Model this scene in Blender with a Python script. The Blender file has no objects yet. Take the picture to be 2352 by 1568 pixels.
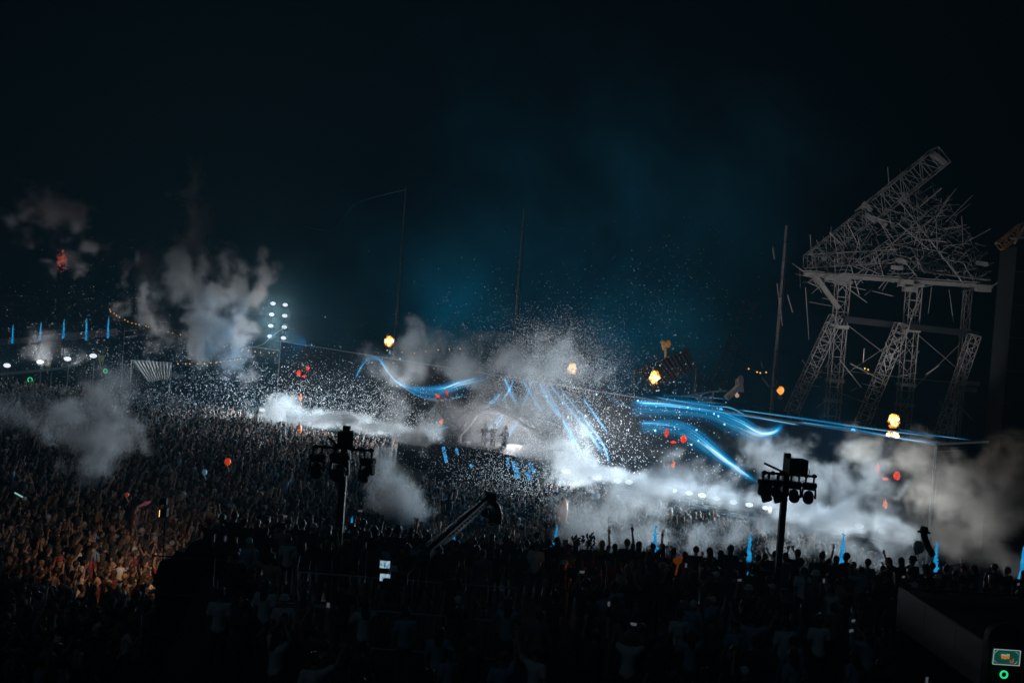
import bpy, bmesh, math, random
import numpy as np
from mathutils import Vector, Matrix
R = math.radians
rnd = random.Random(11)
nrng = np.random.default_rng(7)
sc = bpy.context.scene
COL = sc.collection

# ------------------------------------------------------------------ camera, world, fill sun, exposure
F = 2300.0                      # focal length in units of a 2352-wide frame
CAMZ = 11.0
RM = Matrix.Rotation(R(90 - 1.245), 3, 'X') @ Matrix.Rotation(R(4.3), 3, 'Z')
cam_d = bpy.data.cameras.new('camera'); cam = bpy.data.objects.new('camera', cam_d); COL.objects.link(cam)
cam_d.sensor_width = 36.0; cam_d.lens = 36.0 * F / 2352.0; cam_d.clip_end = 2000; cam_d.clip_start = 0.5
cam.matrix_world = Matrix.Translation((0, 0, CAMZ)) @ RM.to_4x4()
sc.camera = cam
world = bpy.data.worlds.new('World'); sc.world = world; world.use_nodes = True
bg = world.node_tree.nodes['Background']
bg.inputs['Color'].default_value = (0.07, 0.55, 0.80, 1); bg.inputs['Strength'].default_value = 0.0010
sun_d = bpy.data.lights.new('cool_fill_sun', 'SUN'); sun = bpy.data.objects.new('cool_fill_sun', sun_d); COL.objects.link(sun)
sun_d.energy = 0.026; sun_d.angle = R(12); sun_d.color = (0.45, 0.75, 1.0)  # added faint blue fill for the shirts and crowd
sun.rotation_euler = (R(48), 0, R(-28))
sc.view_settings.view_transform = 'Standard'; sc.view_settings.look = 'None'
sc.view_settings.exposure = 0.0; sc.view_settings.gamma = 1.0
cy = sc.cycles
sc.render.engine = 'CYCLES'
cy.use_denoising = True
cy.max_bounces = 4; cy.diffuse_bounces = 2; cy.glossy_bounces = 2; cy.transmission_bounces = 2
cy.volume_bounces = 0; cy.transparent_max_bounces = 16
cy.sample_clamp_indirect = 2.0; cy.sample_clamp_direct = 20.0
cy.volume_step_rate = 4.0; cy.volume_max_steps = 160; cy.use_adaptive_sampling = True; cy.adaptive_threshold = 0.02
cy.use_light_tree = True

CAM = Vector((0, 0, CAMZ))
def ray(x, y): return RM @ Vector(((x - 1176) / F, -(y - 784) / F, -1))
def P(x, y, d):
    r = ray(x, y); return CAM + r * (d / r.y)
def G(x, y, z=0.0):
    r = ray(x, y); return CAM + r * ((z - CAMZ) / r.z)
WA, WB = Vector((21.5, 50.0, 0)), Vector((-23.0, 100.0, 0))       # foot of the big screen, right and left end
WDIR = (WB - WA).normalized(); WN = Vector((-WDIR.y, WDIR.x, 0))
if WN.y > 0: WN = -WN
def on_wall(x, y, off=0.0):
    r = ray(x, y); p0 = WA + WN * off
    t = (p0 - CAM).dot(WN) / r.dot(WN); return CAM + r * t

# ------------------------------------------------------------------ materials
MATS = {}
def mat(name, col, rough=0.7, metal=0.0, var=0.25, scale=6.0, emit=None, estr=0.0, bump=0.0, trans=0.0):
    if name in MATS: return MATS[name]
    m = bpy.data.materials.new(name); m.use_nodes = True; nt = m.node_tree; b = nt.nodes['Principled BSDF']
    tc = nt.nodes.new('ShaderNodeTexCoord'); nz = nt.nodes.new('ShaderNodeTexNoise'); nz.inputs['Scale'].default_value = scale
    nz.inputs['Detail'].default_value = 4
    nt.links.new(tc.outputs['Object'], nz.inputs['Vector'])
    mr = nt.nodes.new('ShaderNodeMapRange'); mr.inputs['To Min'].default_value = 1 - var; mr.inputs['To Max'].default_value = 1 + var
    nt.links.new(nz.outputs['Fac'], mr.inputs['Value'])
    mx = nt.nodes.new('ShaderNodeVectorMath'); mx.operation = 'SCALE'; mx.inputs[0].default_value = col[:3]
    nt.links.new(mr.outputs['Result'], mx.inputs['Scale']); nt.links.new(mx.outputs['Vector'], b.inputs['Base Color'])
    b.inputs['Roughness'].default_value = rough; b.inputs['Metallic'].default_value = metal
    if emit:
        b.inputs['Emission Color'].default_value = (*emit, 1); b.inputs['Emission Strength'].default_value = estr
    if bump:
        bp = nt.nodes.new('ShaderNodeBump'); bp.inputs['Strength'].default_value = bump
        nt.links.new(nz.outputs['Fac'], bp.inputs['Height']); nt.links.new(bp.outputs['Normal'], b.inputs['Normal'])
    MATS[name] = m; return m

def flame_mat(name, lo, hi, strength, scale=1.6):
    if name in MATS: return MATS[name]
    m = bpy.data.materials.new(name); m.use_nodes = True; nt = m.node_tree; nt.nodes.clear()
    out = nt.nodes.new('ShaderNodeOutputMaterial'); em = nt.nodes.new('ShaderNodeEmission')
    tc = nt.nodes.new('ShaderNodeTexCoord'); nz = nt.nodes.new('ShaderNodeTexNoise'); nz.inputs['Scale'].default_value = scale; nz.inputs['Detail'].default_value = 3
    cr = nt.nodes.new('ShaderNodeValToRGB'); cr.color_ramp.elements[0].position = 0.35; cr.color_ramp.elements[1].position = 0.58
    cr.color_ramp.elements[0].color = (*lo, 1); cr.color_ramp.elements[1].color = (*hi, 1)
    nt.links.new(tc.outputs['Object'], nz.inputs['Vector']); nt.links.new(nz.outputs['Fac'], cr.inputs['Fac'])
    nt.links.new(cr.outputs['Color'], em.inputs['Color']); em.inputs['Strength'].default_value = strength
    nt.links.new(em.outputs[0], out.inputs['Surface']); MATS[name] = m; return m

def streak_mat(name, strength, power=2.2, seed=0.0, filaments=7.0):
    """LED light streak: bright core, blue falloff to the ribbon's edges (uv.y across, uv.x along)"""
    if name in MATS: return MATS[name]
    m = bpy.data.materials.new(name); m.use_nodes = True; nt = m.node_tree; nt.nodes.clear()
    N = nt.nodes.new; L = nt.links.new
    out = N('ShaderNodeOutputMaterial'); em = N('ShaderNodeEmission'); tr = N('ShaderNodeBsdfTransparent'); ad = N('ShaderNodeAddShader')
    uv = N('ShaderNodeUVMap'); sp = N('ShaderNodeSeparateXYZ'); L(uv.outputs[0], sp.inputs[0])
    def math_(op, a, b=None):
        n = N('ShaderNodeMath'); n.operation = op
        for i, v in enumerate((a, b)):
            if v is None: continue
            if isinstance(v, (int, float)): n.inputs[i].default_value = v
            else: L(v, n.inputs[i])
        return n.outputs[0]
    t = math_('ABSOLUTE', math_('MULTIPLY', math_('SUBTRACT', sp.outputs['Y'], 0.5), 2.0))
    w = math_('POWER', math_('MAXIMUM', math_('SUBTRACT', 1.0, t), 0.0), power)
    cx = N('ShaderNodeCombineXYZ'); L(math_('MULTIPLY', sp.outputs['X'], 1.3), cx.inputs[0]); L(math_('MULTIPLY', sp.outputs['Y'], filaments), cx.inputs[1]); cx.inputs[2].default_value = seed
    nz = N('ShaderNodeTexNoise'); nz.inputs['Scale'].default_value = 1.6; nz.inputs['Detail'].default_value = 3; L(cx.outputs[0], nz.inputs['Vector'])
    fil = math_('MULTIPLY', math_('POWER', nz.outputs['Fac'], 2.4), 4.0)
    endf = math_('MULTIPLY', math_('MINIMUM', math_('MULTIPLY', sp.outputs['X'], 22.0), 1.0), math_('MINIMUM', math_('MULTIPLY', math_('SUBTRACT', 1.0, sp.outputs['X']), 8.0), 1.0))
    val = math_('MULTIPLY', math_('MULTIPLY', w, fil), endf)
    cr = N('ShaderNodeValToRGB'); e = cr.color_ramp.elements
    e[0].position = 0.0; e[0].color = (0, 0, 0, 1); e[1].position = 1.0; e[1].color = (0.55, 0.85, 1.0, 1)
    for p, c in ((0.10, (0.0003, 0.010, 0.022)), (0.40, (0.0, 0.085, 0.21)), (0.75, (0.01, 0.29, 0.56))):
        k = e.new(p); k.color = (*c, 1)
    L(val, cr.inputs['Fac']); L(cr.outputs['Color'], em.inputs['Color']); em.inputs['Strength'].default_value = strength
    L(em.outputs[0], ad.inputs[0]); L(tr.outputs[0], ad.inputs[1]); L(ad.outputs[0], out.inputs['Surface'])
    MATS[name] = m; return m

M_BLACK = mat('black_paint', (0.012, 0.013, 0.014), 0.6)
M_BLACK.node_tree.nodes['Principled BSDF'].inputs['Specular IOR Level'].default_value = 0.12
M_DARK = mat('dark_steel', (0.05, 0.052, 0.055), 0.45, 0.7)
M_STEEL = mat('weathered_steel', (0.30, 0.29, 0.28), 0.6, 0.25, 0.45, 1.2, bump=0.2)
M_GALV = mat('galvanised_steel', (0.45, 0.46, 0.47), 0.4, 0.8, 0.2)
M_SCREEN = mat('screen_black', (0.006, 0.008, 0.010), 0.5, 0.0, 0.1)
M_SCREEN.node_tree.nodes['Principled BSDF'].inputs['Specular IOR Level'].default_value = 0.15
M_DECK = mat('glossy_black_deck', (0.006, 0.008, 0.010), 0.08, 0.0, 0.1)
M_GROUND = mat('trampled_ground', (0.035, 0.032, 0.026), 0.95, 0, 0.5, 0.8, bump=0.6)
M_TERR = mat('dark_decking', (0.025, 0.025, 0.025), 0.85, 0, 0.4, 2.0, bump=0.3)
M_WHITE = mat('white_canvas', (0.55, 0.54, 0.53), 0.8, 0, 0.2, 1.5, bump=0.2)
M_GREY = mat('grey_canvas', (0.40, 0.40, 0.40), 0.8, 0, 0.25, 1.0)
M_LENS = mat('lamp_lens', (0.8, 0.8, 0.8), 0.3, 0, 0.0, emit=(0.90, 0.96, 1.0), estr=0.95)
M_WOOD = mat('varnished_wood', (0.30, 0.16, 0.07), 0.5, 0, 0.3, 3.0)
M_RUST = mat('rusty_sheet', (0.035, 0.022, 0.020), 0.8, 0.1, 0.5, 1.5, bump=0.4)
M_BONE = mat('pale_painted_wood', (0.42, 0.38, 0.34), 0.8, 0, 0.3, 1.5)
M_BULB = mat('warm_bulb', (0.9, 0.6, 0.2), 0.4, 0, 0.0, emit=(1.0, 0.48, 0.07), estr=1.1)

# ------------------------------------------------------------------ mesh helpers
ORG = {}
class MB:
    def __init__(s): s.v = []; s.f = []
    def add(s, vs, fs):
        n = len(s.v); s.v += [tuple(v) for v in vs]; s.f += [tuple(i + n for i in f) for f in fs]; return s
    def box(s, c, size, rot=None):
        c = Vector(c); hx, hy, hz = (k / 2 for k in size)
        vs = [Vector((x, y, z)) for z in (-hz, hz) for y in (-hy, hy) for x in (-hx, hx)]
        if rot is not None: vs = [rot @ v for v in vs]
        return s.add([c + v for v in vs], [(0, 2, 3, 1), (4, 5, 7, 6), (0, 1, 5, 4), (2, 6, 7, 3), (0, 4, 6, 2), (1, 3, 7, 5)])
    def tube(s, a, b, r0, r1=None, n=8, caps=True):
        a = Vector(a); b = Vector(b); r1 = r0 if r1 is None else r1
        d = (b - a)
        if d.length < 1e-6: return s
        d.normalize(); u = d.orthogonal().normalized(); w = d.cross(u)
        vs = []
        for p, r in ((a, r0), (b, r1)):
            for k in range(n):
                t = 2 * math.pi * k / n; vs.append(p + (u * math.cos(t) + w * math.sin(t)) * r)
        fs = [(k, (k + 1) % n, n + (k + 1) % n, n + k) for k in range(n)]
        if caps: fs += [tuple(range(n - 1, -1, -1)), tuple(range(n, 2 * n))]
        return s.add(vs, fs)
    def path(s, pts, r, n=6):
        for a, b in zip(pts[:-1], pts[1:]): s.tube(a, b, r, n=n)
        return s
    def bar(s, a, b, w, h, up=(0, 0, 1)):
        a = Vector(a); b = Vector(b); d = b - a; L = d.length; d.normalize(); up = Vector(up)
        x = d.cross(up)
        if x.length < 1e-4: x = d.cross(Vector((1, 0, 0)))
        x.normalize(); z = x.cross(d)
        rot = Matrix((x, d, z)).transposed()
        return s.box((a + b) / 2, (w, L, h), rot)
    def sphere(s, c, r, seg=12, rings=8, rot=None):
        c = Vector(c)
        if isinstance(r, (int, float)): r = (r, r, r)
        vs = [Vector((0, 0, r[2]))]
        for i in range(1, rings):
            a = math.pi * i / rings
            for k in range(seg):
                t = 2 * math.pi * k / seg; vs.append(Vector((r[0] * math.sin(a) * math.cos(t), r[1] * math.sin(a) * math.sin(t), r[2] * math.cos(a))))
        vs.append(Vector((0, 0, -r[2])))
        if rot is not None: vs = [rot @ v for v in vs]
        fs = [(0, 1 + k, 1 + (k + 1) % seg) for k in range(seg)]
        for i in range(rings - 2):
            o = 1 + i * seg
            fs += [(o + k, o + seg + k, o + seg + (k + 1) % seg, o + (k + 1) % seg) for k in range(seg)]
        o = 1 + (rings - 2) * seg; last = len(vs) - 1
        fs += [(o + k, last, o + (k + 1) % seg) for k in range(seg)]
        return s.add([c + v for v in vs], fs)
    def capsule(s, a, b, r0, r1=None, n=10):
        r1 = r0 if r1 is None else r1
        s.tube(a, b, r0, r1, n); s.sphere(a, r0, n, 6); s.sphere(b, r1, n, 6); return s
    def ring(s, c, ax, R0, r, n=24, m=6):
        c = Vector(c); ax = Vector(ax).normalized(); u = ax.orthogonal().normalized(); w = ax.cross(u)
        pts = [c + (u * math.cos(2 * math.pi * k / n) + w * math.sin(2 * math.pi * k / n)) * R0 for k in range(n + 1)]
        return s.path(pts, r, m)
    def truss(s, a, b, w, bays, r=0.03, side=(0, -1, 0), rd=None):
        """box lattice girder"""
        a = Vector(a); b = Vector(b); d = (b - a).normalized(); y = Vector(side); y = (y - d * y.dot(d)).normalized(); x = d.cross(y)
        rd = rd or r * 0.6; h = w / 2
        cs = [x * h + y * h, -x * h + y * h, -x * h - y * h, x * h - y * h]
        for c in cs: s.tube(a + c, b + c, r, n=5)
        for k in range(bays):
            p = a.lerp(b, k / bays); q = a.lerp(b, (k + 1) / bays)
            for i in range(4):
                c0, c1 = cs[i], cs[(i + 1) % 4]
                if k % 2: c0, c1 = c1, c0
                s.tube(p + c0, q + c1, rd, n=4, caps=False); s.tube(p + c0, p + c1, rd, n=4, caps=False)
        return s
    def build(s, name, m=None, parent=None, smooth=False):
        o = Vector((0, 0, 0))
        if parent is not None: o = ORG.get(parent.name, o)
        me = bpy.data.meshes.new(name)
        me.from_pydata([(v[0] - o.x, v[1] - o.y, v[2] - o.z) for v in s.v], [], s.f)
        if smooth: me.polygons.foreach_set('use_smooth', [True] * len(me.polygons))
        if m: me.materials.append(m)
        ob = bpy.data.objects.new(name, me); COL.objects.link(ob)
        if parent is not None: ob.parent = parent; ORG[ob.name] = o
        return ob

def tag(o, label=None, cat=None, group=None, kind=None):
    if label: o['label'] = label
    if cat: o['category'] = cat
    if group: o['group'] = group
    if kind: o['kind'] = kind
    return o
def thing(name, label, cat, loc=(0, 0, 0), group=None):
    o = bpy.data.objects.new(name, None); COL.objects.link(o); o.location = loc; o.empty_display_size = 0.2
    ORG[o.name] = Vector(loc); return tag(o, label, cat, group)
def copy_tree(o, parent=None):
    c = o.copy(); COL.objects.link(c); c.parent = parent
    for ch in o.children: copy_tree(ch, c)
    return c
def lamp(name, typ, loc, power, color=(1, 1, 1), radius=0.2, aim=None, cone=None, blend=0.5, parent=None):
    d = bpy.data.lights.new(name, typ); d.energy = power; d.color = color
    d.shadow_soft_size = radius
    if typ == 'SPOT': d.spot_size = R(cone); d.spot_blend = blend
    o = bpy.data.objects.new(name, d); COL.objects.link(o)
    loc = Vector(loc)
    o.rotation_euler = ((Vector(aim) - loc).to_track_quat('-Z', 'Y').to_euler()) if aim is not None else (0, 0, 0)
    if parent is not None:
        o.parent = parent; o.location = loc - ORG.get(parent.name, Vector((0, 0, 0)))
    else: o.location = loc
    return o

# ------------------------------------------------------------------ ground, terrace
g = MB(); n = 60; S = 900.0
gv = []; gf = []
for j in range(n + 1):
    for i in range(n + 1):
        x = (i / n - 0.5) * S; y = (j / n) * S - 60
        d = math.hypot(x, y - 70)
        gv.append((x, y, 0.05 * math.sin(x * 0.23) * math.cos(y * 0.19) - 0.05))
for j in range(n):
    for i in range(n):
        a = j * (n + 1) + i; gf.append((a, a + 1, a + n + 2, a + n + 1))
g.add(gv, gf); tag(g.build('ground', M_GROUND), 'trampled dark festival field under the crowd', kind='structure')
TZ = 2.6                                       # terrace floor height
tpoly = [(-9.0, 31.2), (24.0, 32.6), (24.0, 6.0), (-4.2, 6.0)]
t = MB()
vs = [(x, y, -0.3) for x, y in tpoly] + [(x, y, TZ) for x, y in tpoly]
t.add(vs, [(3, 2, 1, 0), (4, 5, 6, 7)] + [(k, (k + 1) % 4, 4 + (k + 1) % 4, 4 + k) for k in range(4)])
tag(t.build('terrace', M_TERR), 'dark raised viewing terrace in the foreground', kind='structure')

# ------------------------------------------------------------------ stage: deck, LED wall, streaks
RA, RB = Vector((-20.6, 84.0, 0)), Vector((19.7, 48.5, 0))          # line of the stage lamps
RDIR = (RB - RA).normalized(); RN = Vector((RDIR.y, -RDIR.x, 0))
if RN.y > 0: RN = -RN
deck = thing('stage_deck', 'long low black stage deck in front of the big screen', 'stage', (0, 66, 0))
dp = [RA, RB, WA + WN * 0.3, WB + WN * 0.3]
d_ = MB(); vs = [(p.x, p.y, -0.1) for p in dp] + [(p.x, p.y, 1.5) for p in dp]
d_.add(vs, [(3, 2, 1, 0), (4, 5, 6, 7)] + [(k, (k + 1) % 4, 4 + (k + 1) % 4, 4 + k) for k in range(4)])
d_.build('deck', M_DECK, deck)
fa = MB()
for k in range(27):
    a = RA.lerp(RB, k / 27) + RN * 0.06; b = RA.lerp(RB, (k + 0.985) / 27) + RN * 0.06
    fp = MB().bar((a.x, a.y, 0.7), (b.x, b.y, 0.7), 0.08, 1.35); fp.build('fascia_panel', M_BLACK, deck)

def wtop(t): return 6.35 + 0.75 * t            # top edge height along the wall
wl = thing('led_wall', 'huge dark screen wall with glowing blue light streaks', 'screen', (WA.x, WA.y, 0))
DEP = 6.2
w = MB()
back = -WN
NW = 24
for k in range(NW):                            # screen modules, a hairline apart
    t0, t1 = k / NW + 0.0002, (k + 1) / NW - 0.0002
    m_ = MB(); a = WA.lerp(WB, t0); b = WA.lerp(WB, t1); c = b + back * 0.25; d2 = a + back * 0.25
    vs = [(a.x, a.y, 0), (b.x, b.y, 0), (c.x, c.y, 0), (d2.x, d2.y, 0), (a.x, a.y, wtop(t0)), (b.x, b.y, wtop(t1)), (c.x, c.y, wtop(t1)), (d2.x, d2.y, wtop(t0))]
    m_.add(vs, [(0, 1, 2, 3), (4, 7, 6, 5), (0, 4, 5, 1), (1, 5, 6, 2), (2, 6, 7, 3), (3, 7, 4, 0)]); m_.build('screen_panel', M_SCREEN, wl)
rf = MB(); a, b = WA + back * 0.26, WB + back * 0.26; c, d2 = WB + back * DEP, WA + back * DEP
zs = [wtop(0) - 0.03, wtop(1) - 0.03]
rf.add([(a.x, a.y, zs[0]), (b.x, b.y, zs[1]), (c.x, c.y, zs[1]), (d2.x, d2.y, zs[0]), (a.x, a.y, zs[0] - .3), (b.x, b.y, zs[1] - .3), (c.x, c.y, zs[1] - .3), (d2.x, d2.y, zs[0] - .3)],
       [(0, 1, 2, 3), (7, 6, 5, 4), (0, 4, 5, 1), (1, 5, 6, 2), (2, 6, 7, 3), (3, 7, 4, 0)]); rf.build('roof_deck', M_DECK, wl)
sd = MB(); a, b = WA + back * 0.26, WA + back * DEP
sd.bar((a.x, a.y, 3.0), (b.x, b.y, 3.0), 0.2, 6.0); sd.build('side_panel', M_SCREEN, wl)
M_EDGE = mat('edge_trim', (0.16, 0.16, 0.17), 0.5, 0.0, 0.1, emit=(0.65, 0.75, 0.9), estr=0.025)
ed = MB()
a, b = WA + WN * 0.05, WA.lerp(WB, 0.99) + WN * 0.05
ed.bar((a.x, a.y, wtop(0) + 0.02), (b.x, b.y, wtop(0.99) + 0.02), 0.07, 0.09); ed.build('front_edge_trim', M_EDGE, wl)
a2 = WA + back * DEP; MB().bar((a.x, a.y, wtop(0) + 0.02), (a2.x, a2.y, wtop(0) - 0.0), 0.07, 0.10).build('side_edge_trim', M_EDGE, wl)
MB().bar((a.x + .06, a.y, 0), (a.x + .06, a.y, wtop(0) - .06), 0.09, 0.09).build('corner_trim', M_EDGE, wl)

def bez(pts, n=24):
    """smooth curve through points (Catmull-Rom)"""
    pts = [Vector(p) for p in pts]; q = [pts[0] * 2 - pts[1]] + pts + [pts[-1] * 2 - pts[-2]]; out = []
    for i in range(1, len(q) - 2):
        for k in range(n):
            t = k / n; p0, p1, p2, p3 = q[i - 1], q[i], q[i + 1], q[i + 2]
            out.append(0.5 * ((2 * p1) + (p2 - p0) * t + (2 * p0 - 5 * p1 + 4 * p2 - p3) * t * t + (3 * p1 - p0 - 3 * p2 + p3) * t ** 3))
    out.append(pts[-1]); return out
def ribbon(name, pix, widths, m, proj, parent):
    """flat glowing streak printed on a screen surface: pixel path projected onto that surface"""
    c = bez([(x, y, 0) for x, y in pix], 10); N = len(c); vs = []; uvs = []
    for i, p in enumerate(c):
        tng = (c[min(i + 1, N - 1)] - c[max(i - 1, 0)]).normalized(); nr = Vector((-tng.y, tng.x, 0))
        f = i / (N - 1) * (len(widths) - 1); k = min(int(f), len(widths) - 2); hw = (widths[k] * (1 - (f - k)) + widths[k + 1] * (f - k)) / 2
        vs += [proj(p.x + nr.x * hw, p.y + nr.y * hw), proj(p.x - nr.x * hw, p.y - nr.y * hw)]; uvs += [(i / (N - 1), 0), (i / (N - 1), 1)]
    o = MB().add(vs, [(2 * i, 2 * i + 1, 2 * i + 3, 2 * i + 2) for i in range(N - 1)]).build(name, m, parent)
    uvl = o.data.uv_layers.new(name='UVMap')
    for l in o.data.loops: uvl.data[l.index].uv = uvs[l.vertex_index]
    return o
_off = [0.02]
def wallproj():
    _off[0] += 0.006; o = _off[0]
    return lambda x, y: on_wall(x, y, o)
def roofproj():
    _off[0] += 0.004; z0 = _off[0]
    def f(x, y):
        p = G(x, y, 6.4)
        for _ in range(4):
            t = max(0, min(1, (p - WA).dot(WDIR) / (WB - WA).length)); p = G(x, y, wtop(t) - 0.03 + z0)
        return p
    return f
SA = streak_mat('blue_streak', 1.0, 1.6, 0.0, 4.5); SB = streak_mat('blue_streak_fine', 1.0, 1.2, 3.0, 10.0); SC = streak_mat('blue_streak_faint', 0.55, 1.5, 7.0, 3.0); SD = streak_mat('blue_streak_bright', 1.5, 1.3, 11.0, 14.0)
for pix, wd, m_, pj in [
    ([(1448, 926), (1560, 930), (1640, 945), (1700, 968), (1745, 992), (1778, 992), (1800, 970)], (44, 44, 36, 40, 36, 30, 20), SA, wallproj()),
    ([(1440, 938), (1540, 942), (1620, 950), (1690, 975), (1740, 1000), (1780, 990), (1803, 968)], (60, 50, 50, 70, 60, 60, 30), SC, wallproj()),
    ([(1452, 921), (1560, 932), (1700, 952), (1800, 969), (1840, 976)], (12, 14, 10, 10, 5), SB, wallproj()),
    ([(1462, 972), (1540, 974), (1590, 992), (1650, 1040), (1700, 1080), (1745, 1112)], (20, 34, 40, 40, 30, 14), SA, wallproj()),
    ([(1465, 980), (1545, 984), (1600, 1008), (1660, 1056), (1742, 1108)], (40, 60, 70, 60, 26), SC, wallproj()),
    ([(815, 872), (832, 838), (850, 823), (872, 826), (890, 852), (915, 880), (950, 893)], (8, 12, 15, 18, 14, 12, 10), SA, wallproj()),
    ([(900, 870), (950, 893), (1010, 892), (1055, 878), (1110, 866)], (10, 20, 26, 28, 16), SA, wallproj()),
    ([(940, 895), (1000, 900), (1060, 884), (1130, 866)], (22, 40, 44, 26), SC, wallproj()),
    ([(905, 872), (960, 908), (1020, 918), (1075, 905)], (5, 7, 6, 5), SB, wallproj()),
    ([(1160, 868), (1172, 900), (1190, 935)], (16, 20, 12), SD, wallproj()), ([(1222, 874), (1212, 905), (1198, 940)], (10, 12, 10), SD, wallproj()),
    ([(1240, 878), (1258, 915), (1290, 965)], (22, 26, 16), SD, wallproj()), ([(1262, 880), (1300, 930), (1350, 990), (1390, 1050)], (10, 16, 20, 12), SD, wallproj()),
    ([(1285, 890), (1345, 965), (1385, 1020), (1402, 1070)], (6, 12, 14, 8), SD, wallproj()), ([(1340, 915), (1365, 950), (1400, 1000)], (10, 14, 8), SD, wallproj()),
    ([(1150, 905), (1130, 925), (1100, 950)], (20, 28, 18), SD, wallproj()), ([(1160, 945), (1140, 975), (1110, 1000)], (34, 40, 30), SD, wallproj()),
    ([(1195, 960), (1178, 985), (1160, 1010)], (20, 26, 16), SD, wallproj()), ([(950, 998), (1010, 985), (1060, 972)], (5, 8, 6), SB, wallproj()),
    ([(1290, 960), (1310, 1000), (1320, 1040)], (18, 24, 12), SD, wallproj()), ([(1385, 900), (1420, 925), (1450, 935)], (6, 9, 6), SC, wallproj()),
    ([(1200, 872), (1228, 920), (1250, 950)], (8, 14, 10), SD, wallproj()), ([(1252, 880), (1280, 940), (1320, 1010), (1345, 1060)], (8, 14, 16, 8), SD, wallproj()), ([(1180, 870), (1170, 895), (1150, 925)], (8, 12, 8), SD, wallproj()),
    ([(1500, 911), (1580, 924), (1640, 932), (1680, 937), (1720, 958)], (5, 6, 6, 7, 4), SB, roofproj()),
    ([(1520, 908), (1600, 911), (1680, 917)], (3, 6, 4), SC, roofproj()), ([(1690, 940), (1850, 962), (2000, 984), (2160, 1004)], (5, 7, 7, 4), SB, roofproj()),
    ([(1830, 968), (1950, 985), (2080, 1008), (2150, 1018)], (6, 10, 9, 5), SA, roofproj()), ([(2060, 985), (2150, 1000), (2235, 1011)], (4, 6, 4), SC, roofproj())]:
    ribbon('light_streak', pix, wd, m_, pj, wl)
M_RED = flame_mat('red_screen_glow', (0.5, 0.012, 0.0), (0.9, 0.06, 0.01), 1.0, 4.0); M_ORG = flame_mat('orange_screen_glow', (0.8, 0.10, 0.01), (1.0, 0.28, 0.05), 0.9, 5.0)
M_SPK = mat('screen_sparkle', (0.5, 0.8, 1), 0.5, 0, 0, emit=(0.35, 0.75, 1.0), estr=1.2)
def blot(name, x, y, rx, ry, m, jag=0.3):
    _off[0] += 0.003; N = 14; r2 = random.Random(int(x * 7 + y))
    pts = [on_wall(x + rx * math.cos(2 * math.pi * k / N) * (1 + r2.uniform(-jag, jag)), y + ry * math.sin(2 * math.pi * k / N) * (1 + r2.uniform(-jag, jag)), _off[0] + .05) for k in range(N)]
    return MB().add(pts, [tuple(range(N))]).build(name, m, wl)
for x, y, a_ in [(686, 857, 1), (1005, 911, .9), (1570, 1008, 1.3), (2060, 1092, 1.5)]:
    blot('red_glow', x, y, 5.5 * a_, 7 * a_, M_RED, .12)
    blot('red_glow', x - 30 * a_ if x > 1300 else x + 21, y - 11 * a_, 3.6 * a_, 7 * a_, M_RED)
    blot('red_glow', x - 18 * a_ if x > 1300 else x + 12, y + 7, 5 * a_, 2.5 * a_, M_RED)
for x, y, a_ in [(691, 912, 1), (1013, 968, 1), (1547, 1068, 1.1), (2033, 1157, 1.3)]: blot('orange_glow', x, y, 3.6 * a_, 8 * a_, M_ORG, .5)
for x, y in [(1604, 1012), (1664, 974), (1650, 955), (1588, 1021), (1600, 987), (1580, 935), (1640, 950), (1292, 925), (1505, 988), (1370, 905), (1255, 910), (1465, 920), (1305, 958), (1345, 955)]:
    blot('sparkle', x, y, 2.2, 2.6, M_SPK, .3)

# ------------------------------------------------------------------ stage lamps
lamps_px = [(608, 948, 1.6), (640, 945, 1.8), (672, 948, 1.8), (706, 957, 1.6), (760, 969, 1.2), (784, 973, 1.2), (806, 977, 1.2), (830, 982, 1.3), (852, 986, 1), (880, 992, 1.1), (922, 999, .9), (944, 1003, .9), (968, 1009, .8), (1020, 1020, .9),
            (1306, 1084, 2.0), (1340, 1092, 2.2), (1376, 1098, 1.8), (1424, 1103, 1.0), (1450, 1106, 1.0), (1522, 1119, 1.0), (1552, 1125, 1.3), (1588, 1131, 1.2), (1618, 1136, 1.1), (1652, 1144, .9), (1690, 1152, 1.0), (1726, 1158, 1.0), (1764, 1165, .9), (1835, 1180, .6), (1935, 1197, .8), (1978, 1206, .9), (2032, 1218, 1.0), (2070, 1225, 1.3)]
def row_point(x, y):
    r = ray(x, y); tt = (RA - CAM).dot(RN) / r.dot(RN); return CAM + r * tt
LP = thing('stage_lamp', 'white flood lamp on the stage edge', 'lamp', (0, 0, 0), 'white flood lamps along the stage edge')
MB().box((0, 0.16, 0), (0.62, 0.26, 0.42)).build('housing', M_BLACK, LP)
MB().bar((-0.35, 0.16, -0.1), (-0.35, 0.16, -0.42), .05, .05).bar((0.35, 0.16, -0.1), (0.35, 0.16, -0.42), .05, .05).bar((-.35, .16, -.42), (.35, .16, -.42), .06, .04).build('bracket', M_DARK, LP)
l_ = MB(); N = 18
l_.add([(0.24 * math.cos(2 * math.pi * k / N), 0.022 - .01, 0.16 * math.sin(2 * math.pi * k / N)) for k in range(N)] + [(0, -0.04, 0)], [(k, (k + 1) % N, N) for k in range(N)])
l_.build('lens', M_LENS, LP)
rz = math.atan2(RN.x, -RN.y) * 0.35
lampobjs = []
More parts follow.
